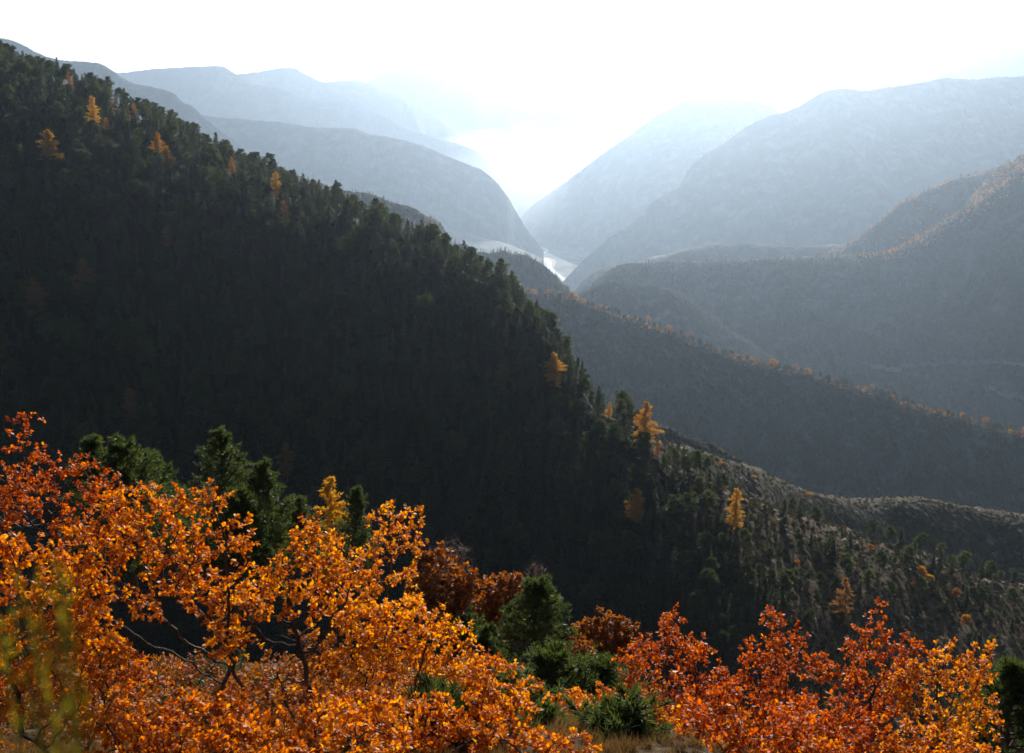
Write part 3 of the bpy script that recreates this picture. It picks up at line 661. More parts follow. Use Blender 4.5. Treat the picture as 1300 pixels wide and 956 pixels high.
def put_on_A(lst, kinds, Hm, cat):
    for i, (px, py, hp, lab) in enumerate(lst):
        p = surface_hit(PA[:, nbA - 6:], px, py + hp)
        for _ in range(2):
            ff = project(p)[2][0]; s = hp * ff / FPX / Hm * 1.12
            s2 = max(s, 0.55); p = surface_hit(PA[:, nbA - 6:], px, py + s2 * Hm * FPX / ff)
        t_ = one(kinds[i % len(kinds)], lab, cat, p, s2, g.random() * 6); t_.scale = (s2 * 1.2, s2 * 1.2, s2)
put_on_A(LARCH, larches, 13.0, 'larch tree')
put_on_A(BROWN, larches_b, 13.0, 'larch tree')
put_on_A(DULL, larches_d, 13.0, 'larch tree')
firpair = [(198, 140, 'tall dark fir standing up from the forest skyline, left of a pair'), (207, 146, 'dark fir standing up from the forest skyline, right of a pair')]
for px, py, lab in firpair:
    p = surface_hit(PA[:, nbA - 6:], px, py + 34); one(firs[0], lab, 'fir tree', p, 1.15, 1.0)

# ------------------------------------------------------------------ stony slope and spur: rocks, shrubs, small pines
smallpines = [proto('small_pine', *conifer(400 + i, 7.0, ['pine', 'fir', 'pine', 'fir'][i], 0.34, 0.14, 1.3), M['pine_bark'], M['pine']) for i in range(4)]
shr = [proto('shrub', *broadleaf(500 + i, 1.8, 0.22, 800, 0.17, 0.05, 11, 0.6), M['bark'], M['scrub']) for i in range(4)]
aut = [proto('autumn_tree', *broadleaf(520 + i, 6.0, 0.42, 800, 0.36, 0.22, 8), M['bark'], M['autumn']) for i in range(4)]
def rock_geo(seed):
    import bmesh
    g2 = np.random.default_rng(seed); bm = bmesh.new(); bmesh.ops.create_icosphere(bm, subdivisions=3, radius=1)
    ax = [unit(g2.normal(size=3)) for _ in range(9)]; lim = g2.uniform(0.5, 0.85, 9)
    for v in bm.verts:
        p = np.array(v.co)
        for a, l in zip(ax, lim):
            e = p @ a
            if e > l: p = p - a * (e - l)
        p = p * (1 + 0.05 * fbm(p[0] * 3 + seed, p[1] * 3 + p[2] * 2, 3)) * [1.3, 1.0, 0.45]; v.co = p
    me = bpy.data.meshes.new('rock'); bm.to_mesh(me); bm.free(); me.materials.append(M['rock']); return me
rocks = [rock_geo(s) for s in (1, 2, 3, 4, 5)]

def slope_filter(P, cond):
    x, y, f = project(P); return P[cond(x, y, f)]
ptsS = scatter(PA, 24000, nbA - 8, nbA + 110, g)
ptsS = slope_filter(ptsS, lambda x, y, f: (f > 100) & (x > 825) & (x < 1340) & (y < 960) & (x > np.interp(y, [540, 600, 700, 900], [835, 870, 900, 980])))
ptsB = scatter(PB1, 7000, nbB1 - 6, nbB1 + 70, g); ptsB = slope_filter(ptsB, lambda x, y, f: (x > 820) & (x < 1340))
ptsB0 = scatter(PB0, 700, nbB0 - 4, nbB0 + 40, g); ptsB0 = slope_filter(ptsB0, lambda x, y, f: (x > 800) & (x < 960))
# individual small pines, in the denser patches
cl = fbm(ptsS[:, 0] / 28, ptsS[:, 1] / 28, 3)
cand = ptsS[(cl > 0.02)]; cand = cand[space(cand, 4.0)]; cand = cand[g.permutation(len(cand))][:130]
place(smallpines, cand, g.choice([0.5, 0.8, 1.3], len(cand)) * g.uniform(0.8, 1.2, len(cand)), 'small green pine dotted over the stony lower right slope', 'pine tree', 'small pines on the stony slope', g=g)
cand = ptsS[space(ptsS, 3.2)]; cand = cand[g.permutation(len(cand))][:160]
place(shr, cand, g.uniform(0.45, 1.15, len(cand)), 'low brownish shrub on the stony lower right slope', 'shrub', 'shrubs on the stony slope', g=g)
stuff('scrub', np.concatenate([ptsS, ptsB, ptsB0]), np.concatenate([g.uniform(0.25, 0.95, len(ptsS)), g.uniform(0.2, 0.85, len(ptsB) + len(ptsB0))]), [k for _, k in shr], None, 'low scrub covering the stony slope and the spur behind it', 2)
cand = ptsB[space(ptsB, 5.0)]; xx, yy, ff = project(cand)
cand = cand[g.permutation(len(cand))][:120]
place(shr, cand, g.uniform(0.7, 1.7, len(cand)), 'dark bush along the bare spur behind the stony slope', 'shrub', 'bushes on the bare spur', g=g)
# pale rock slabs
c1 = slope_filter(ptsS, lambda x, y, f: (y < np.interp(x, [850, 900, 950, 1000, 1100, 1200, 1300], [590, 612, 655, 680, 715, 745, 775])))
c1 = c1[g.permutation(len(c1))][:60]
for i, p in enumerate(c1):
    r = tag(link('rock', rocks[i % 5], loc=p), 'pale rock slab on the upper edge of the stony slope', 'rock', 'rock slabs on the stony slope'); s = g.uniform(0.5, 1.5)
    r.scale = (s * g.uniform(0.8, 1.2), s, s * g.uniform(0.8, 1.5)); r.rotation_euler = (g.normal() * 0.5, g.normal() * 0.5, g.random() * 6)
c2 = slope_filter(ptsB, lambda x, y, f: (x < 960)); c2 = c2[g.permutation(len(c2))][:50]
for i, p in enumerate(c2):
    r = tag(link('rock', rocks[i % 5], loc=p), 'pale rock slab on the near end of the bare spur', 'rock', 'rock slabs on the bare spur'); s = g.uniform(0.6, 1.7)
    r.scale = (s * g.uniform(0.8, 1.3), s, s * g.uniform(0.8, 1.4)); r.rotation_euler = (g.normal() * 0.5, g.normal() * 0.5, g.random() * 6)
# orange bushes and small trees one can point at
OB = [(914, 592, 8, 'small orange bush near the pale slabs at the start of the bare spur'), (956, 608, 7, 'small orange bush on the spur right of the pale slabs'), (1026, 632, 7, 'tiny orange bush where the bare spur dips'),
      (1168, 728, 13, 'orange tree at the left of the orange group on the lower right slope'), (1178, 738, 12, 'orange tree at the right of the orange group on the lower right slope'), (1160, 745, 9, 'little rust bush beneath the orange group on the slope'), (1214, 758, 12, 'yellow orange tree right of the orange group on the slope'),
      (1226, 790, 13, 'orange tree low on the slope just above the foreground oaks'), (1105, 697, 8, 'red brown bush under the slab edge of the slope'), (1186, 752, 9, 'orange brown bush below the orange group on the slope'), (1010, 720, 10, 'yellow bush beneath the slabs, in the middle of the slope'), (986, 770, 10, 'small orange bush just above the red foreground oak')]
for i, (px, py, hp, lab) in enumerate(OB):
    P = PB1[:, nbB1:] if i in (0, 1, 2) else PA[:, nbA:]
    p = surface_hit(P, px, py + hp / 2); ff = project(p)[2][0]; one(aut[i % 4], lab, 'autumn tree', p, hp * 1.5 * ff / FPX / 6.0, i * 1.3)

# ------------------------------------------------------------------ long shaded ridge: trees along its crest and over its side
gC = np.random.default_rng(5)
crest = PC[:, nbC - 1: nbC + 9]
cp = scatter(PC, 2500, nbC - 1, nbC + 12, gC); x, y, f = project(cp); cp = cp[(x > 640) & (x < 1320)]
cp = cp[space(cp, 6.0)]
cl = fbm(cp[:, 0] / 45, cp[:, 1] / 45 + 8, 2) + np.where(project(cp)[0] < 800, 0.25, 0)
cp = cp; m = cl > -0.3; cp = cp; m &= gC.random(len(cp)) < 0.75; oc = cp[m][:190]; gc = cp[~m][:150]
place(aut, oc, gC.uniform(0.9, 1.3, len(oc)) * gC.choice([1.0, 1.6, 2.6], len(oc), p=[.45, .35, .2]), 'orange autumn tree on the crest of the long shaded ridge', 'autumn tree', 'orange trees along the ridge crest', g=gC)
place(smallpines, gc, gC.uniform(1.2, 2.2, len(gc)), 'small dark pine on the crest of the long shaded ridge', 'pine tree', 'dark trees along the ridge crest', g=gC)
wp = scatter(PC, 12000, nbC + 4, nbC + 95, gC); wp = wp[in_frame(wp, 20)]; x, y, f = project(wp)
stuff('ridge_woods', wp, gC.uniform(0.45, 1.05, len(wp)), [k for _, k in firs] + [k for _, k in pines[:2]] + [k for _, k in shr[:1]], None, 'sparse dark woods on the shaded side of the long ridge', 3)
# wooded edges of the farther hills
def far_woods(hill_id, n, v0, v1, smin, smax, label, seed, prot, side=True):
    P, nb, s, t = hill_id; gg = np.random.default_rng(seed); q = scatter(P, n, nb + v0, nb + v1, gg); q = q[in_frame(q, 10)]
    stuff('distant_woods', q, gg.uniform(smin, smax, len(q)), prot, None, label, seed)

low_aut = [proto('autumn_tree', *broadleaf(560 + i, 8.0, 1.3, 150, 1.2, 0.2, 6), M['bark'], M['autumn']) for i in range(2)]
low_dark = [proto('fir_tree', *conifer(580 + i, 12.0, 'fir', 1.4, 0.7, 0.25), M['pine_bark'], M['pine']) for i in range(2)]
def edge_trees(seed_key, n, x0, x1, s0, s1, label_o, label_d, gg, n_or=0.6, lim=60, v=6):
    P, nb, s, t = RIDGES[seed_key]; q = scatter(P, n, nb - 1, nb + v, gg); x, y, f = project(q); q = q[(x > x0) & (x < x1)]
    s0 *= FS; s1 *= FS; q = q[space(q, 11.0)][:lim * 2]; k = int(len(q) * n_or)
    place(low_aut, q[:k], gg.uniform(s0, s1, k), label_o, 'autumn tree', label_o, g=gg)
    place(low_dark, q[k:], gg.uniform(s0, s1, len(q) - k) * 0.8, label_d, 'fir tree', label_d, g=gg)
gF = np.random.default_rng(77)
edge_trees(14.3, 700, 1050, 1320, 0.9, 1.7, 'orange tree along the top of the wooded shoulder at the right border', 'dark tree along the top of the wooded shoulder at the right border', gF, 0.65, 45)
edge_trees(15.8, 700, 1120, 1320, 0.7, 1.5, 'golden tree on the sunlit crest of the vast blue slope', 'dark tree on the sunlit crest of the vast blue slope', gF, 0.5, 55, 14)
edge_trees(11.3, 900, 870, 1320, 0.6, 1.2, 'hazy orange tree on the summit line of the big grey mountain', 'hazy dark tree on the summit line of the big grey mountain', gF, 0.35, 60, 3)
P, nb, s, t = RIDGES[15.8]
q = scatter(P, 9000, nb + 2, nb + 110, gF); q = q[in_frame(q, 5)]
stuff('distant_woods', q, gF.uniform(0.5, 1.1, len(q)) * FS, [k for _, k in low_dark], None, 'thin dark woods on the vast blue slope', 4)
q = scatter(P, 12000, nb - 24, nb + 16, gF); qx, _, _ = project(q); q = q[in_frame(q, 5) & (qx > 1090)]
stuff('distant_woods', q, gF.uniform(0.35, 0.9, len(q)) * FS, [k for _, k in low_dark] + [k for _, k in low_aut], None, 'golden and dark woods along the sunlit crest of the vast blue slope', 9)
P, nb, s, t = RIDGES[14.3]
q = scatter(P, 3000, nb, nb + 60, gF); q = q[in_frame(q, 5)]
stuff('distant_woods', q, gF.uniform(0.6, 1.3, len(q)) * FS, [k for _, k in low_dark] + [k for _, k in low_aut[:1]], None, 'woods on the shoulder at the right border', 5)
P, nb, s, t = RIDGES[18.8]
q = scatter(P, 1500, nb - 2, nb + 50, gF); q = q[in_frame(q, 5)]
stuff('distant_woods', q, gF.uniform(0.15, 0.45, len(q)) * FS, [k for _, k in low_dark] + [k for _, k in shr[:1]], None, 'scattered trees on the brown rocky ridge', 6)
for rk, lab in ((16.6, 'trees on the dark double hump'), (17.4, 'trees on the dark rounded crag')):
    P, nb, s, t = RIDGES[rk]
    q = scatter(P, 2200, nb - 2, nb + 50, gF); q = q[in_frame(q, 5)]
    stuff('distant_woods', q, gF.uniform(0.3, 0.7, len(q)) * FS, [k for _, k in low_dark], None, lab, 7)
for root, kids in low_aut + low_dark:      # any kind not placed above would stand at the origin
    if root.get('placed') is None:
        for c in kids: bpy.data.objects.remove(c)
        bpy.data.objects.remove(root)

# road across the vast blue slope and the bend below it
P, nb, s, t = RIDGES[15.8]
def on_slope(P, pts): return [surface_hit(P, a, b) for a, b in pts]
def cut(P, nb, pts, width, label):
    c = np.array(on_slope(P[:, nb:], pts)); n = len(c)
    # a carriageway cut into the hillside: level across, with a pale bank above it
    d = np.gradient(c[:, :2], axis=0); d = unit(d); nrm = np.stack([-d[:, 1], d[:, 0]], -1); sg = np.where(nrm[:, 1:2] > 0, 1, -1); nrm = nrm * sg
    rows = [np.column_stack([c[:, :2] - nrm * width, c[:, 2] - width * 0.55]), np.column_stack([c[:, :2] - nrm * width * 0.5, c[:, 2] + 3]),
            np.column_stack([c[:, :2] + nrm * width * 0.5, c[:, 2] + 3.2]), np.column_stack([c[:, :2] + nrm * width * 0.85, c[:, 2] + 3 + width * 0.6])]
    tag(link('road', grid_mesh('road', np.stack(rows, 1), M['road'])), label, kind='structure')
def dense(pts, k=10):
    a = np.array(pts, float); t = np.linspace(0, len(a) - 1, (len(a) - 1) * k + 1); return np.column_stack([np.interp(t, range(len(a)), a[:, 0]), np.interp(t, range(len(a)), a[:, 1])])
cut(P, nb, dense([(1105, 468), (1140, 468), (1175, 464), (1210, 462), (1240, 460), (1270, 460), (1310, 463)]), 7, 'pale mountain road crossing the vast blue slope')
cut(P, nb, dense([(1253, 502), (1255, 496), (1262, 494), (1275, 501), (1310, 505)]), 9, 'bend of the road lower down at the right border')
# ------------------------------------------------------------------ foreground oaks
def gz(x, y): return float(near_z(np.array([x]), np.array([y]))[0])
def oak(px, ptop, wpx, Y, kind, seed, label, dens=1.0, leaf=0.071, per=13, lean=0.0, hcrown=None, n_att=650, mat=None, blobs=None, stems=2, cat='oak tree', step=0.13):
    """px: crown centre, ptop: top of the crown, wpx: its width in the photo, Y: how far down the slope it stands."""
    top = at(px, ptop, Y); W = wpx * math.hypot(Y, top[2]) / FPX; base = np.array([top[0] + lean, Y, 0.0]); base[2] = gz(base[0], Y) - 0.1
    H = top[2] - base[2]; hc = hcrown or min(H * 0.82, W * 0.95)
    g2 = np.random.default_rng(seed); bl = []
    if blobs is None:
        zc = H - hc * 0.5; bl.append((-lean, 0, zc - hc * 0.02, W * 0.36, W * 0.33, hc * 0.40))
        for i in range(6):
            a = i / 6 * 6.28 + g2.random(); rr = W * 0.30
            r0 = W * g2.uniform(0.13, 0.2); bl.append((-lean + math.cos(a) * rr, math.sin(a) * rr * 0.8, zc + hc * g2.uniform(-0.30, 0.30), r0, r0, r0 * 0.8))
        bl.append((-lean + g2.normal() * W * 0.06, 0, H - hc * 0.16, W * 0.15, W * 0.15, hc * 0.17))
    else:
        for (bx, by, br) in blobs:          # photo pixels of lobes: centre and radius
            q = at(bx, by, Y); rr = br * math.hypot(Y, q[2]) / FPX
            bl.append((q[0] - base[0], g2.normal() * rr * 0.3, q[2] - base[2], rr, rr * 0.95, rr * 0.85))
    wood, G = make_oak(seed, bl, leaf, per, n_att, stems, dens, step)
    return plant('oak_tree', label, cat, base, wood.data('trunk', M['bark']), G.data('crown', mat or M['oak_' + kind]))
oak(90, 510, 200, 17.5, 'red', 1, 'red orange oak rising highest at the far left', blobs=[(32, 532, 22), (22, 565, 26), (60, 580, 26), (45, 620, 45), (95, 600, 30), (128, 618, 34), (100, 660, 40), (0, 640, 50), (150, 660, 30)], n_att=620, dens=0.75, lean=-0.1)
oak(205, 608, 240, 13, 'orange', 2, 'broad orange oak with forked dark stems, second from the left', blobs=[(170, 650, 42), (215, 640, 34), (262, 640, 34), (120, 690, 42), (205, 705, 48), (285, 690, 38), (145, 745, 34), (262, 755, 34), (95, 740, 34), (300, 740, 26), (110, 800, 36), (290, 810, 30), (190, 765, 34), (240, 735, 30), (150, 700, 30)], n_att=950, stems=3)
oak(355, 665, 200, 13.5, 'golden', 3, 'orange oak whose short stem forks just above the bottom, third from the left', blobs=[(395, 700, 36), (435, 705, 34), (450, 745, 30), (400, 745, 40), (340, 735, 36), (300, 760, 34), (300, 805, 30), (405, 790, 36), (350, 765, 30), (310, 780, 30), (440, 770, 26)], n_att=800, stems=2)
oak(505, 636, 100, 16.5, 'golden', 4, 'slim golden orange oak standing above the others in the middle', blobs=[(490, 655, 22), (520, 662, 22), (500, 695, 30), (470, 705, 24), (535, 690, 14), (475, 740, 26), (515, 730, 22), (525, 765, 20)], n_att=480, dens=0.85)
oak(510, 740, 190, 14, 'golden', 5, 'yellow orange oak in the lower middle, its leaves the brightest yellow', blobs=[(460, 780, 40), (510, 780, 36), (550, 800, 36), (590, 815, 22), (500, 830, 50), (560, 850, 40), (440, 840, 40), (600, 850, 20)], n_att=820)
oak(628, 825, 90, 13, 'golden', 6, 'low golden oak bush at the foot of the dark green pine', blobs=[(600, 862, 28), (635, 862, 26), (655, 880, 24), (620, 900, 36)], n_att=330)
oak(45, 640, 190, 11.5, 'orange', 8, 'orange oak filling the lower left corner', blobs=[(20, 700, 46), (60, 720, 44), (30, 770, 56), (95, 780, 46), (10, 840, 60), (80, 850, 60), (140, 830, 40), (120, 900, 50)], n_att=950, stems=3)
oak(190, 800, 200, 10.5, 'orange', 9, 'orange oak at the bottom, between the corner oak and the short stemmed one', blobs=[(160, 905, 40), (235, 918, 40), (200, 940, 50), (285, 925, 44), (130, 945, 46)], n_att=650)
oak(370, 850, 200, 11, 'golden', 10, 'yellow green tinged oak at the bottom beneath the short stemmed oak', blobs=[(395, 895, 30), (435, 905, 42), (350, 930, 42), (400, 945, 46), (480, 915, 44)], n_att=520)
oak(540, 880, 200, 11.5, 'orange', 11, 'orange oak at the bottom edge left of the low golden bush', blobs=[(540, 920, 46), (590, 930, 46), (510, 940, 40)], n_att=380)
oak(850, 768, 130, 18, 'red', 12, 'deep red oak left of the other red oaks on the right', blobs=[(848, 785, 18), (855, 812, 26), (830, 835, 32), (880, 835, 32), (805, 860, 30), (865, 870, 40), (910, 860, 28), (790, 890, 36), (900, 905, 40)], n_att=700)
oak(985, 772, 130, 18, 'red', 13, 'red orange oak with a pointed crown, second of the red oaks', blobs=[(985, 790, 18), (970, 815, 22), (1005, 812, 20), (955, 840, 28), (1000, 845, 34), (1040, 850, 26), (1070, 862, 22), (985, 890, 44), (935, 880, 30)], n_att=700)
oak(1110, 757, 110, 17.5, 'red', 14, 'tallest red oak in front of the stony slope', blobs=[(1115, 775, 13), (1110, 797, 22), (1085, 808, 20), (1128, 815, 20), (1160, 828, 22), (1100, 850, 30), (1140, 855, 26), (1110, 900, 40)], n_att=600, dens=0.85)
oak(1200, 800, 150, 17, 'golden', 15, 'orange and yellow oak at the right end of the foreground row', blobs=[(1240, 825, 20), (1250, 850, 18), (1205, 840, 26), (1175, 855, 26), (1225, 868, 32), (1150, 880, 30), (1190, 905, 40), (1240, 910, 30)], n_att=650)
oak(1060, 880, 150, 14, 'red', 16, 'red oak at the bottom edge beneath the tallest red one', blobs=[(1030, 925, 40), (1080, 930, 40)], n_att=300)
oak(850, 900, 150, 13, 'orange', 17, 'orange oak at the bottom edge below the deep red one', blobs=[(820, 945, 40), (880, 950, 40), (760, 955, 30)], n_att=300)
oak(700, 872, 150, 17, 'orange', 61, 'low orange oak at the bottom right below the lone dark pine', blobs=[(680, 895, 30), (720, 900, 30), (700, 930, 36), (640, 925, 30), (760, 930, 30)], n_att=480, leaf=0.1)
oak(620, 905, 150, 12.5, 'red', 62, 'low red brown oak at the bottom edge under the golden bush', blobs=[(600, 925, 36), (650, 935, 36), (560, 940, 36), (700, 950, 30)], n_att=450)
oak(765, 905, 150, 14.5, 'golden', 63, 'low yellow oak at the bottom edge between pine and red oaks', blobs=[(740, 945, 30), (785, 935, 30)], n_att=260)
oak(930, 925, 150, 15, 'red', 64, 'low red oak at the bottom edge under the pointed red crown', blobs=[(920, 945, 34), (965, 945, 30)], n_att=280)
oak(1010, 915, 150, 13, 'orange', 65, 'low orange oak at the bottom edge right of the pointed red crown', blobs=[(1000, 950, 34), (1040, 960, 34)], n_att=260)
oak(1165, 915, 150, 14, 'orange', 66, 'low orange oak at the bottom edge under the orange and yellow one', blobs=[(1150, 950, 36), (1200, 950, 36), (1240, 955, 30)], n_att=320)
oak(300, 905, 150, 10, 'orange', 67, 'low orange oak at the bottom edge, in front of the short stemmed oak', blobs=[(300, 950, 40), (350, 960, 40)], n_att=300)
oak(440, 915, 150, 10, 'orange', 68, 'low orange oak at the very bottom under the yellow orange oak', blobs=[(440, 955, 40), (490, 960, 40)], n_att=300)
oak(695, 925, 150, 11, 'orange', 69, 'low orange oak at the very bottom in front of the pines', blobs=[(670, 955, 34), (730, 960, 34), (620, 955, 30)], n_att=320)
# brown oaks and bushes farther down the slope
oak(545, 698, 90, 42, 'red', 21, 'dull brown oak behind the slim golden one', mat=M['brown_oak'], blobs=[(540, 715, 16), (565, 712, 14), (550, 745, 30), (585, 745, 22), (575, 775, 24), (600, 760, 14)], n_att=700, step=0.3, leaf=0.2, per=12, dens=0.9)
oak(640, 726, 90, 44, 'red', 22, 'rust brown oak just behind the dark green pine', mat=M['brown_oak'], blobs=[(650, 738, 14), (625, 752, 20), (655, 760, 18), (640, 785, 26), (612, 775, 16)], n_att=620, step=0.3, leaf=0.2, per=13)
oak(770, 776, 90, 40, 'red', 23, 'tan brown oak right of the dark green pine', mat=M['brown_oak'], blobs=[(765, 788, 13), (750, 805, 20), (785, 802, 20), (770, 830, 26), (740, 835, 20), (800, 825, 16)], n_att=620, step=0.28, leaf=0.19, per=13)
oak(735, 840, 50, 30, 'orange', 24, 'small orange oak sapling low between the pine and the red oaks', blobs=[(735, 850, 10), (742, 868, 14), (728, 872, 12)], n_att=200, step=0.16, leaf=0.12, per=8)
oak(480, 600, 60, 48, 'red', 25, 'dark reddish bush between the green trees behind the orange oaks', mat=M['brown_oak'], blobs=[(345, 672, 12), (368, 668, 12), (385, 660, 10), (355, 690, 14)], n_att=260, step=0.3, leaf=0.2, per=10)
# bare shrubs
def bare(px, py, wpx, hpx, Y, seed, label):
    q = at(px, py + hpx / 2, Y); W = wpx * math.hypot(Y, q[2]) / FPX; H = hpx * math.hypot(Y, q[2]) / FPX
    base = np.array([q[0], Y, gz(q[0], Y)]); zc = q[2] - base[2]
    nodes, par, r, kids = grow(seed, [(0, 0, zc, W / 2, W / 2, H / 2)], n_att=420, step=0.2, kill=0.24, rad0=0.012, stems=3)
    Wd = tree_mesh_from(nodes, par, r, 4); g2 = np.random.default_rng(seed); tips = np.where(kids == 0)[0]; T = Geo()
    P = np.repeat(nodes[tips], 7, 0); blades(T, P, unit(np.repeat(unit(nodes[tips] - nodes[par[tips]]), 7, 0) + g2.normal(size=P.shape) * 0.5), 0.45, 0.022, g2)
    return plant('bare_shrub', label, 'bare shrub', base, Wd.data('trunk', M['twigs']), T.data('twigs', M['twigs']), leaf_name='twigs')
bare(572, 684, 56, 50, 50, 31, 'leafless greyish pink shrub on the edge of the dark ravine')
bare(682, 712, 26, 44, 52, 32, 'thin leafless shrub leaning over the ravine above the dark pine')
bare(12, 620, 40, 70, 22, 33, 'grey bare shrub at the left border behind the red orange oak')

# near pines
def near_pine(px, ptop, Y, H, seed, label, kind='pine', wide=1.0, mat='near_pine', blade=0.17):
    top = at(px, ptop, Y); zb = gz(top[0], Y); Hh = H or (top[2] - zb)
    base = np.array([top[0], Y, top[2] - Hh])
    g2 = np.random.default_rng(seed); W = Geo(); F = Geo(); k = 14; z = np.linspace(0, Hh, k)
    T = np.column_stack([np.cumsum(g2.normal(size=(k, 2)) * Hh * 0.008, axis=0), z]); T[:, :2] -= T[-1, :2]; rad = np.interp(z, [0, Hh], [Hh * 0.016, 0.012]); segs(W, T[:-1], T[1:], rad[:-1], rad[1:], 7)
    P, D, A, B, ra, rb = [], [], [], [], [], []
    h = Hh * 0.25; a0 = 0
    while h < Hh * 0.985:
        u = h / Hh; Lb = (Hh * 0.30 * (1 - u) ** 0.75 + 0.12) * wide
        for j in range(int(g2.integers(4, 7))):
            a0 += 2.4 + g2.normal() * 0.4; L = Lb * g2.uniform(0.55, 1.15); el = 0.12 + 0.7 * u + g2.normal() * 0.1
            s = np.array([np.interp(h, z, T[:, 0]), np.interp(h, z, T[:, 1]), h + g2.normal() * 0.06]); n = max(3, int(L / 0.28)); p = s; d = np.array([math.cos(a0) * math.cos(el), math.sin(a0) * math.cos(el), math.sin(el)])
            for i in range(n):
                d = unit(d + [0, 0, 0.06] + g2.normal(size=3) * 0.10); e = p + d * L / n; r0 = (0.012 + L * 0.010) * (1 - i / n) + 0.006; A.append(p); B.append(e); ra.append(r0); rb.append(r0 * 0.8)
                if i >= n * 0.3:
                    for q in range(5):
                        sd = unit(d * 0.8 + g2.normal(size=3) * [0.9, 0.9, 0.45] + [0, 0, .25]); l2 = g2.uniform(0.15, 0.4) * (0.5 + L / 3); t = p + (e - p) * g2.random(); A.append(t); B.append(t + sd * l2); ra.append(0.008); rb.append(0.004)
                        m = 26; f = g2.random((m, 1)) ** 0.6; P.append(t + sd * l2 * f); D.append(unit(sd * 0.9 + g2.normal(size=(m, 3)) * 0.65 + [0, 0, .15]))
                p = e
        h += Hh * 0.028 + 0.10 * (1 - u) + 0.03
    segs(W, np.array(A), np.array(B), np.array(ra), np.array(rb), 4)
    blades(F, np.concatenate(P), np.concatenate(D), blade, blade * 0.16, g2)
    return plant('pine_tree', label, 'pine tree', base, W.data('trunk', M['pine_bark']), F.data('crown', M[mat]))
near_pine(278, 549, 42, 9.0, 41, 'green pine with an open pointed top behind the orange oaks', wide=1.25)
near_pine(333, 592, 42, 7.0, 42, 'wide green pine just right of the open topped one', wide=1.25)
near_pine(302, 625, 40, 6.0, 43, 'lower green pine below the open topped one', wide=1.6)
near_pine(150, 566, 34, 6.5, 44, 'rounded green pine behind the oaks on the left', wide=1.6)
near_pine(182, 578, 37, 6.0, 45, 'smaller green pine right of the rounded one on the left', wide=1.6)
near_pine(118, 560, 38, 6.0, 54, 'green pine half hidden by the highest red orange oak', wide=1.1)
near_pine(375, 636, 48, 5.0, 46, 'small green pine left of the lone golden larch', wide=1.6)
near_pine(452, 622, 62, 8.0, 47, 'dark pine right behind the lone golden larch', wide=1.1)
near_pine(683, 741, 33, None, 48, 'dark green pine standing alone in the lower middle', wide=1.7)
near_pine(622, 800, 34, 5.0, 49, 'bushy green pine left of the lone dark green pine', wide=1.2)
oak(728, 800, 60, 36, 'red', 50, 'small russet oak touching the right side of the lone dark green pine', mat=M['brown_oak'], blobs=[(722, 815, 13), (735, 830, 18), (712, 840, 16), (728, 860, 20)], n_att=380, step=0.26, leaf=0.17, per=12)
near_pine(700, 835, 26, 3.5, 51, 'low green pine at the bottom below the lone dark one', wide=2.3)
near_pine(760, 850, 27, 3.5, 52, 'green pine bush at the bottom left of the deep red oak', wide=2.3)
near_pine(590, 790, 40, 5.0, 53, 'green pine bush beneath the dull brown oak', wide=2.3)
near_pine(650, 885, 17, 3.0, 57, 'green pine at the bottom edge left below the lone dark pine', wide=2.2)
oak(738, 880, 60, 18, 'orange', 58, 'orange oak near the bottom edge right below the lone dark pine', blobs=[(735, 895, 24), (765, 905, 26), (710, 915, 24)], n_att=380)
near_pine(690, 915, 14, 2.2, 59, 'lowest green pine at the bottom edge in the middle', wide=1.4)
near_pine(790, 915, 13, 2.4, 60, 'green pine at the bottom edge below the deep red oak', wide=2.2)
near_pine(560, 905, 12.5, 2.4, 64, 'green pine at the bottom edge among the golden oaks', wide=2.0)
near_pine(1290, 850, 24, 4.0, 56, 'dark green pine in the lower right corner', wide=1.7)
# the lone golden larch
top = at(415, 610, 70); l = one(larches[0], 'lone golden larch with a pointed top behind the orange oaks', 'larch tree', top - np.array([0, 0, 9.2]), 0.72, 2.0)
# low growth on the near slope: oak scrub, juniper bushes, dry grass
def scrub_proto(seed, mat, leaf, per, W=1.0, H=0.8):
    g2 = np.random.default_rng(seed); bl = [(g2.normal() * W * 0.5, g2.normal() * W * 0.5, g2.uniform(0.25, H), W * g2.uniform(.2, .45), W * g2.uniform(.2, .45), H * g2.uniform(.2, .4)) for _ in range(6)]
    wood, G = make_oak(seed, bl, leaf, per, 300, 3, 1.0, 0.13); return proto('oak_scrub', wood, G, M['bark'], mat)
osc = [scrub_proto(700, M['brown_oak'], 0.09, 7), scrub_proto(701, M['oak_orange'], 0.09, 7), scrub_proto(702, M['brown_oak'], 0.09, 6, 1.4, 0.6), scrub_proto(703, M['oak_red'], 0.09, 7, 0.8, 1.0)]
def juniper(seed):
    g2 = np.random.default_rng(seed); W = Geo(); F = Geo(); P, D = [], []
    for i in range(34):
        a = g2.random() * 6.28; el = g2.uniform(0.15, 1.35); d = np.array([math.cos(a) * math.cos(el), math.sin(a) * math.cos(el), math.sin(el)]); L = g2.uniform(0.5, 1.1); s = np.array([g2.normal() * .1, g2.normal() * .1, 0.0])
        segs(W, [s], [s + d * L], 0.012, 0.003, 4); n = 110; t = g2.random((n, 1)) * 0.8 + 0.2; P.append(s + d * L * t + g2.normal(size=(n, 3)) * 0.035); D.append(unit(d * .8 + g2.normal(size=(n, 3)) * 0.6))
    blades(F, np.concatenate(P), np.concatenate(D), 0.11, 0.02, g2); return proto('juniper_bush', W, F, M['bark'], M['bush'])
jun = [juniper(s) for s in (71, 72)]
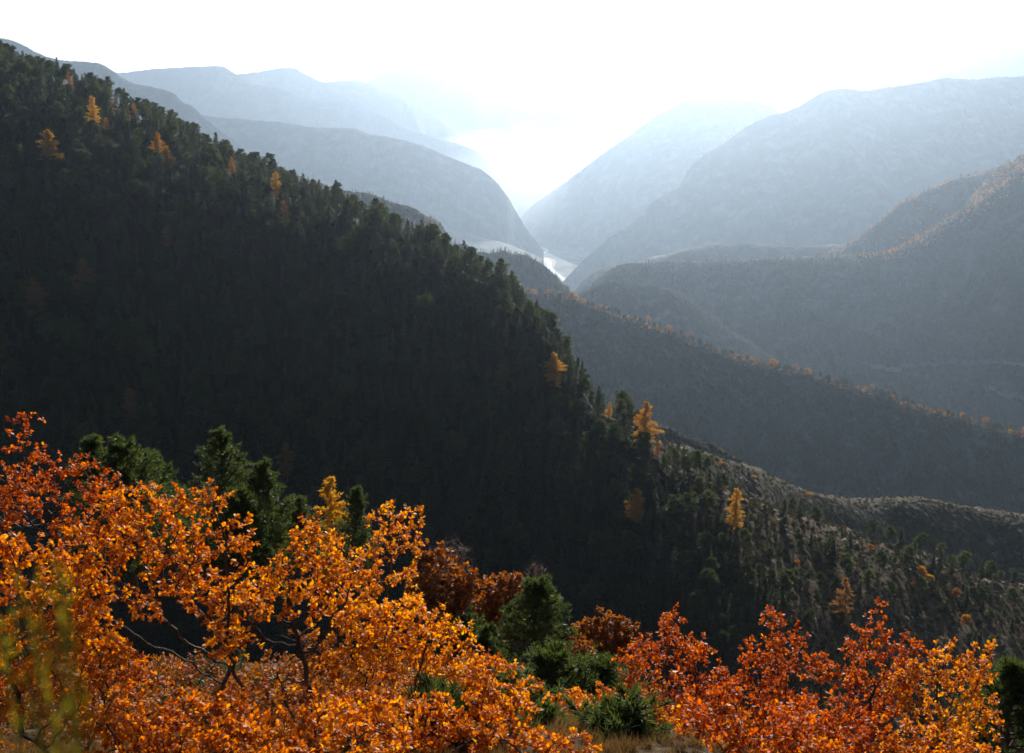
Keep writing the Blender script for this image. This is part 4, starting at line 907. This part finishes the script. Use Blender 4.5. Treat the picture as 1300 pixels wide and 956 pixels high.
def tuft(seed):
    g2 = np.random.default_rng(seed); F = Geo(); n = 150; P = np.column_stack([g2.normal(size=(n, 2)) * 0.10, np.zeros(n)]); D = unit(np.column_stack([g2.normal(size=(n, 2)) * 0.5, np.ones(n)])); blades(F, P, D, 0.30, 0.010, g2)
    return tag(link('grass_tuft', F.data('grass_tuft', M['dry_grass']), loc=(0.9 + seed * 0.01 - 0.8, 7.0 + seed * 0.1, gz(0.1 + seed * .01, 7.0 + seed * .1))), ['dry grass tuft low in front, the nearer of two', 'dry grass tuft low in front, the farther of two'][seed % 2], 'grass tuft')
M['dry_grass'] = foliage_mat('dry_grass', [(0.0, (0.09, 0.055, 0.025)), (1.0, (0.24, 0.15, 0.065))], 0.7, 0.2, 0.35)
tufts = [tuft(2), tuft(1)]
gN = np.random.default_rng(9); q = []
for _ in range(1500):
    px = gN.uniform(-40, 1340); Y = 11.5 + 48 * gN.random() ** 1.5; x = (px - 650) / FPX * Y * 1.1; q.append((x, Y, gz(x, Y)))
q = np.array(q); q = q[space(q, 1.15)]
qx, qy, qf = project(q); q = q[(qy - 1.0 * FPX / qf) > np.interp(qx, [0, 560, 620, 640, 770, 800, 1240, 1280], [720, 760, 870, 905, 905, 850, 850, 890])]; a = q[gN.random(len(q)) < 0.7][:260]; b = np.array([p for p in q if p[1] > 17 and not (a == p).all(1).any()])[:100]
place(osc, a, gN.uniform(0.6, 1.15, len(a)), 'low brown orange oak scrub on the near slope under the bigger trees', 'oak scrub', 'oak scrub of the near slope', g=gN)
place(jun, b, gN.uniform(0.6, 1.3, len(b)), 'low dark green juniper bush on the near slope', 'juniper bush', 'junipers of the near slope', g=gN)
gp = np.random.default_rng(19); m = 6000; Y = 4 + 46 * gp.random(m) ** 1.4; X = gp.uniform(-0.62, 0.62, m) * Y; Pn = np.column_stack([X, Y, near_z(X, Y)])
stuff('grass', Pn, gp.uniform(0.3, 0.8, m), [[tufts[0]], [tufts[1]]], None, 'dry grass covering the near slope', 8, 0.2)
# out of focus broom right in front of the lens
def broom(px, pys, Y, label):
    g2 = np.random.default_rng(61); W = Geo(); F = Geo(); b = at(px, 860, Y); zb = gz(b[0], Y); P, D = [], []
    for i in range(13):
        tp = at(px + g2.normal() * 22, pys + g2.uniform(0, 130), Y + g2.normal() * 0.03); bs = np.array([b[0] + g2.normal() * 0.02, Y + g2.normal() * 0.02, zb]); t = np.linspace(0, 1, 12)[:, None]
        c = bs + (tp - bs) * t + np.array([0.02, 0, 0]) * np.sin(t * 5 + i) ; segs(W, c[:-1], c[1:], 0.0014, 0.0012, 4)
        n = 70; tt = g2.random((n, 1)) * 0.6 + 0.4; P.append(bs + (tp - bs) * tt + np.array([0.02, 0, 0]) * np.sin(tt * 5 + i)); D.append(unit((tp - bs)[None] * 0.8 + g2.normal(size=(n, 3)) * 0.5))
    blades(F, np.concatenate(P), np.concatenate(D), 0.016, 0.0035, g2)
    e = empty('broom_shrub', (0, 0, 0)); tag(e, label, 'broom shrub')
    a = link('stem', W.data('stem', M['broom']), e); c = link('foliage', F.data('foliage', M['broom']), e)
    e.location = (b[0], Y, zb)
    for o in (a, c): o.location = (-b[0], -Y, -zb)
broom(45, 695, 0.75, 'blurred yellow green broom close to the camera in the lower left corner')
for o in list(bpy.data.objects):
    if 'placed' in o: del o['placed']

# ------------------------------------------------------------------ light, sky, haze, camera
SUN_EL, SUN_AZ = 22.5, 10.0          # azimuth: degrees to the right of straight ahead (+Y)
w = bpy.data.worlds.new('World'); SC.world = w; w.use_nodes = True
nt = w.node_tree; nt.nodes.clear()
sky = nt.nodes.new('ShaderNodeTexSky'); sky.sky_type = 'NISHITA'; sky.sun_disc = False
sky.sun_elevation = R(SUN_EL); sky.sun_rotation = R(SUN_AZ); sky.altitude = 1200; sky.air_density = 1.0; sky.dust_density = 4.0; sky.ozone_density = 1.0
bg = nt.nodes.new('ShaderNodeBackground'); bg.inputs[1].default_value = 0.075
wo = nt.nodes.new('ShaderNodeOutputWorld'); nt.links.new(sky.outputs[0], bg.inputs[0]); nt.links.new(bg.outputs[0], wo.inputs[0])
L = bpy.data.lights.new('sun', 'SUN'); L.energy = 5.0; L.angle = R(0.5); L.color = (1.0, 0.95, 0.88)
so = bpy.data.objects.new('sun', L); COL.objects.link(so)
d = Vector((math.sin(R(SUN_AZ)) * math.cos(R(SUN_EL)), math.cos(R(SUN_AZ)) * math.cos(R(SUN_EL)), math.sin(R(SUN_EL))))
so.rotation_euler = d.to_track_quat('Z', 'Y').to_euler()

hm = bpy.data.materials.new('haze'); hm.use_nodes = True; nt = hm.node_tree; nt.nodes.clear()
out = nt.nodes.new('ShaderNodeOutputMaterial'); v = nt.nodes.new('ShaderNodeVolumePrincipled')
v.inputs['Color'].default_value = (0.60, 0.76, 0.95, 1); v.inputs['Density'].default_value = 4.6e-5; v.inputs['Anisotropy'].default_value = 0.76
nt.links.new(v.outputs[0], out.inputs['Volume'])
hx, y0, y1, z0, z1 = 44000, -4000, 62000, FLOOR - 5, ZMAX[0] + 40
V = [(sx * hx, y, z) for z in (z0, z1) for y in (y0, y1) for sx in (-1, 1)]
F = [(0, 2, 3, 1), (4, 5, 7, 6), (0, 1, 5, 4), (2, 6, 7, 3), (0, 4, 6, 2), (1, 3, 7, 5)]
hz = link('haze', mesh_data('haze', V, np.array(F).ravel(), [4] * 6, hm)); tag(hz, 'pale sunlit haze filling the valley', kind='stuff')

mm = bpy.data.materials.new('valley_mist'); mm.use_nodes = True; nt = mm.node_tree; nt.nodes.clear()
out = nt.nodes.new('ShaderNodeOutputMaterial'); v = nt.nodes.new('ShaderNodeVolumePrincipled')
v.inputs['Color'].default_value = (0.86, 0.92, 1.0, 1); v.inputs['Density'].default_value = 3.0e-4; v.inputs['Anisotropy'].default_value = 0.76
nt.links.new(v.outputs[0], out.inputs['Volume'])
a, b = np.meshgrid(np.linspace(0, 2 * np.pi, 49)[:-1], np.linspace(0.04, np.pi - 0.04, 24), indexing='ij')
q = np.stack([7000 * np.cos(a) * np.sin(b), 4200 * np.sin(a) * np.sin(b), 820 * np.cos(b)], -1).reshape(-1, 3) + [0, 12600, -1000]; q[:, 2] = np.where(q[:, 2] > -1000, -1000 + (q[:, 2] + 1000) * (1 + 0.35 * fbm(q[:, 0] / 2600, q[:, 1] / 2600, 3)), q[:, 2]); q[:, 2] = np.maximum(q[:, 2], FLOOR + 6)
ix = np.arange(48 * 24).reshape(48, 24); nx = np.roll(ix, -1, 0)
fq = np.stack([ix[:, :-1], ix[:, 1:], nx[:, 1:], nx[:, :-1]], -1).reshape(-1, 4)
mo = link('valley_mist', mesh_data('valley_mist', q, np.concatenate([fq.ravel(), ix[::-1, 0].ravel()[::-1], ix[:, -1][::-1].ravel()]), [4] * len(fq) + [48, 48], mm)); tag(mo, 'bright low mist lying in the far valley', kind='stuff')

cam = bpy.data.cameras.new('camera'); co = bpy.data.objects.new('camera', cam); COL.objects.link(co)
cam.sensor_width = 36; cam.lens = 36 * FPX / 1300; cam.clip_start = 0.05; cam.clip_end = 120000
co.location = (0, 0, 0); co.rotation_euler = (math.pi / 2 - PITCH, 0, 0)
cam.dof.use_dof = True; cam.dof.focus_distance = 45; cam.dof.aperture_fstop = 3.6
SC.camera = co
vs = SC.view_settings; vs.view_transform = 'Standard'; vs.look = 'None'; vs.exposure = 0.72; vs.gamma = 1; vs.use_curve_mapping = False
cy = SC.cycles; cy.max_bounces = 6; cy.diffuse_bounces = 2; cy.glossy_bounces = 2; cy.transmission_bounces = 3; cy.volume_bounces = 3; cy.transparent_max_bounces = 4
cy.use_denoising = True; cy.caustics_reflective = False; cy.caustics_refractive = False
cy.sample_clamp_indirect = 4
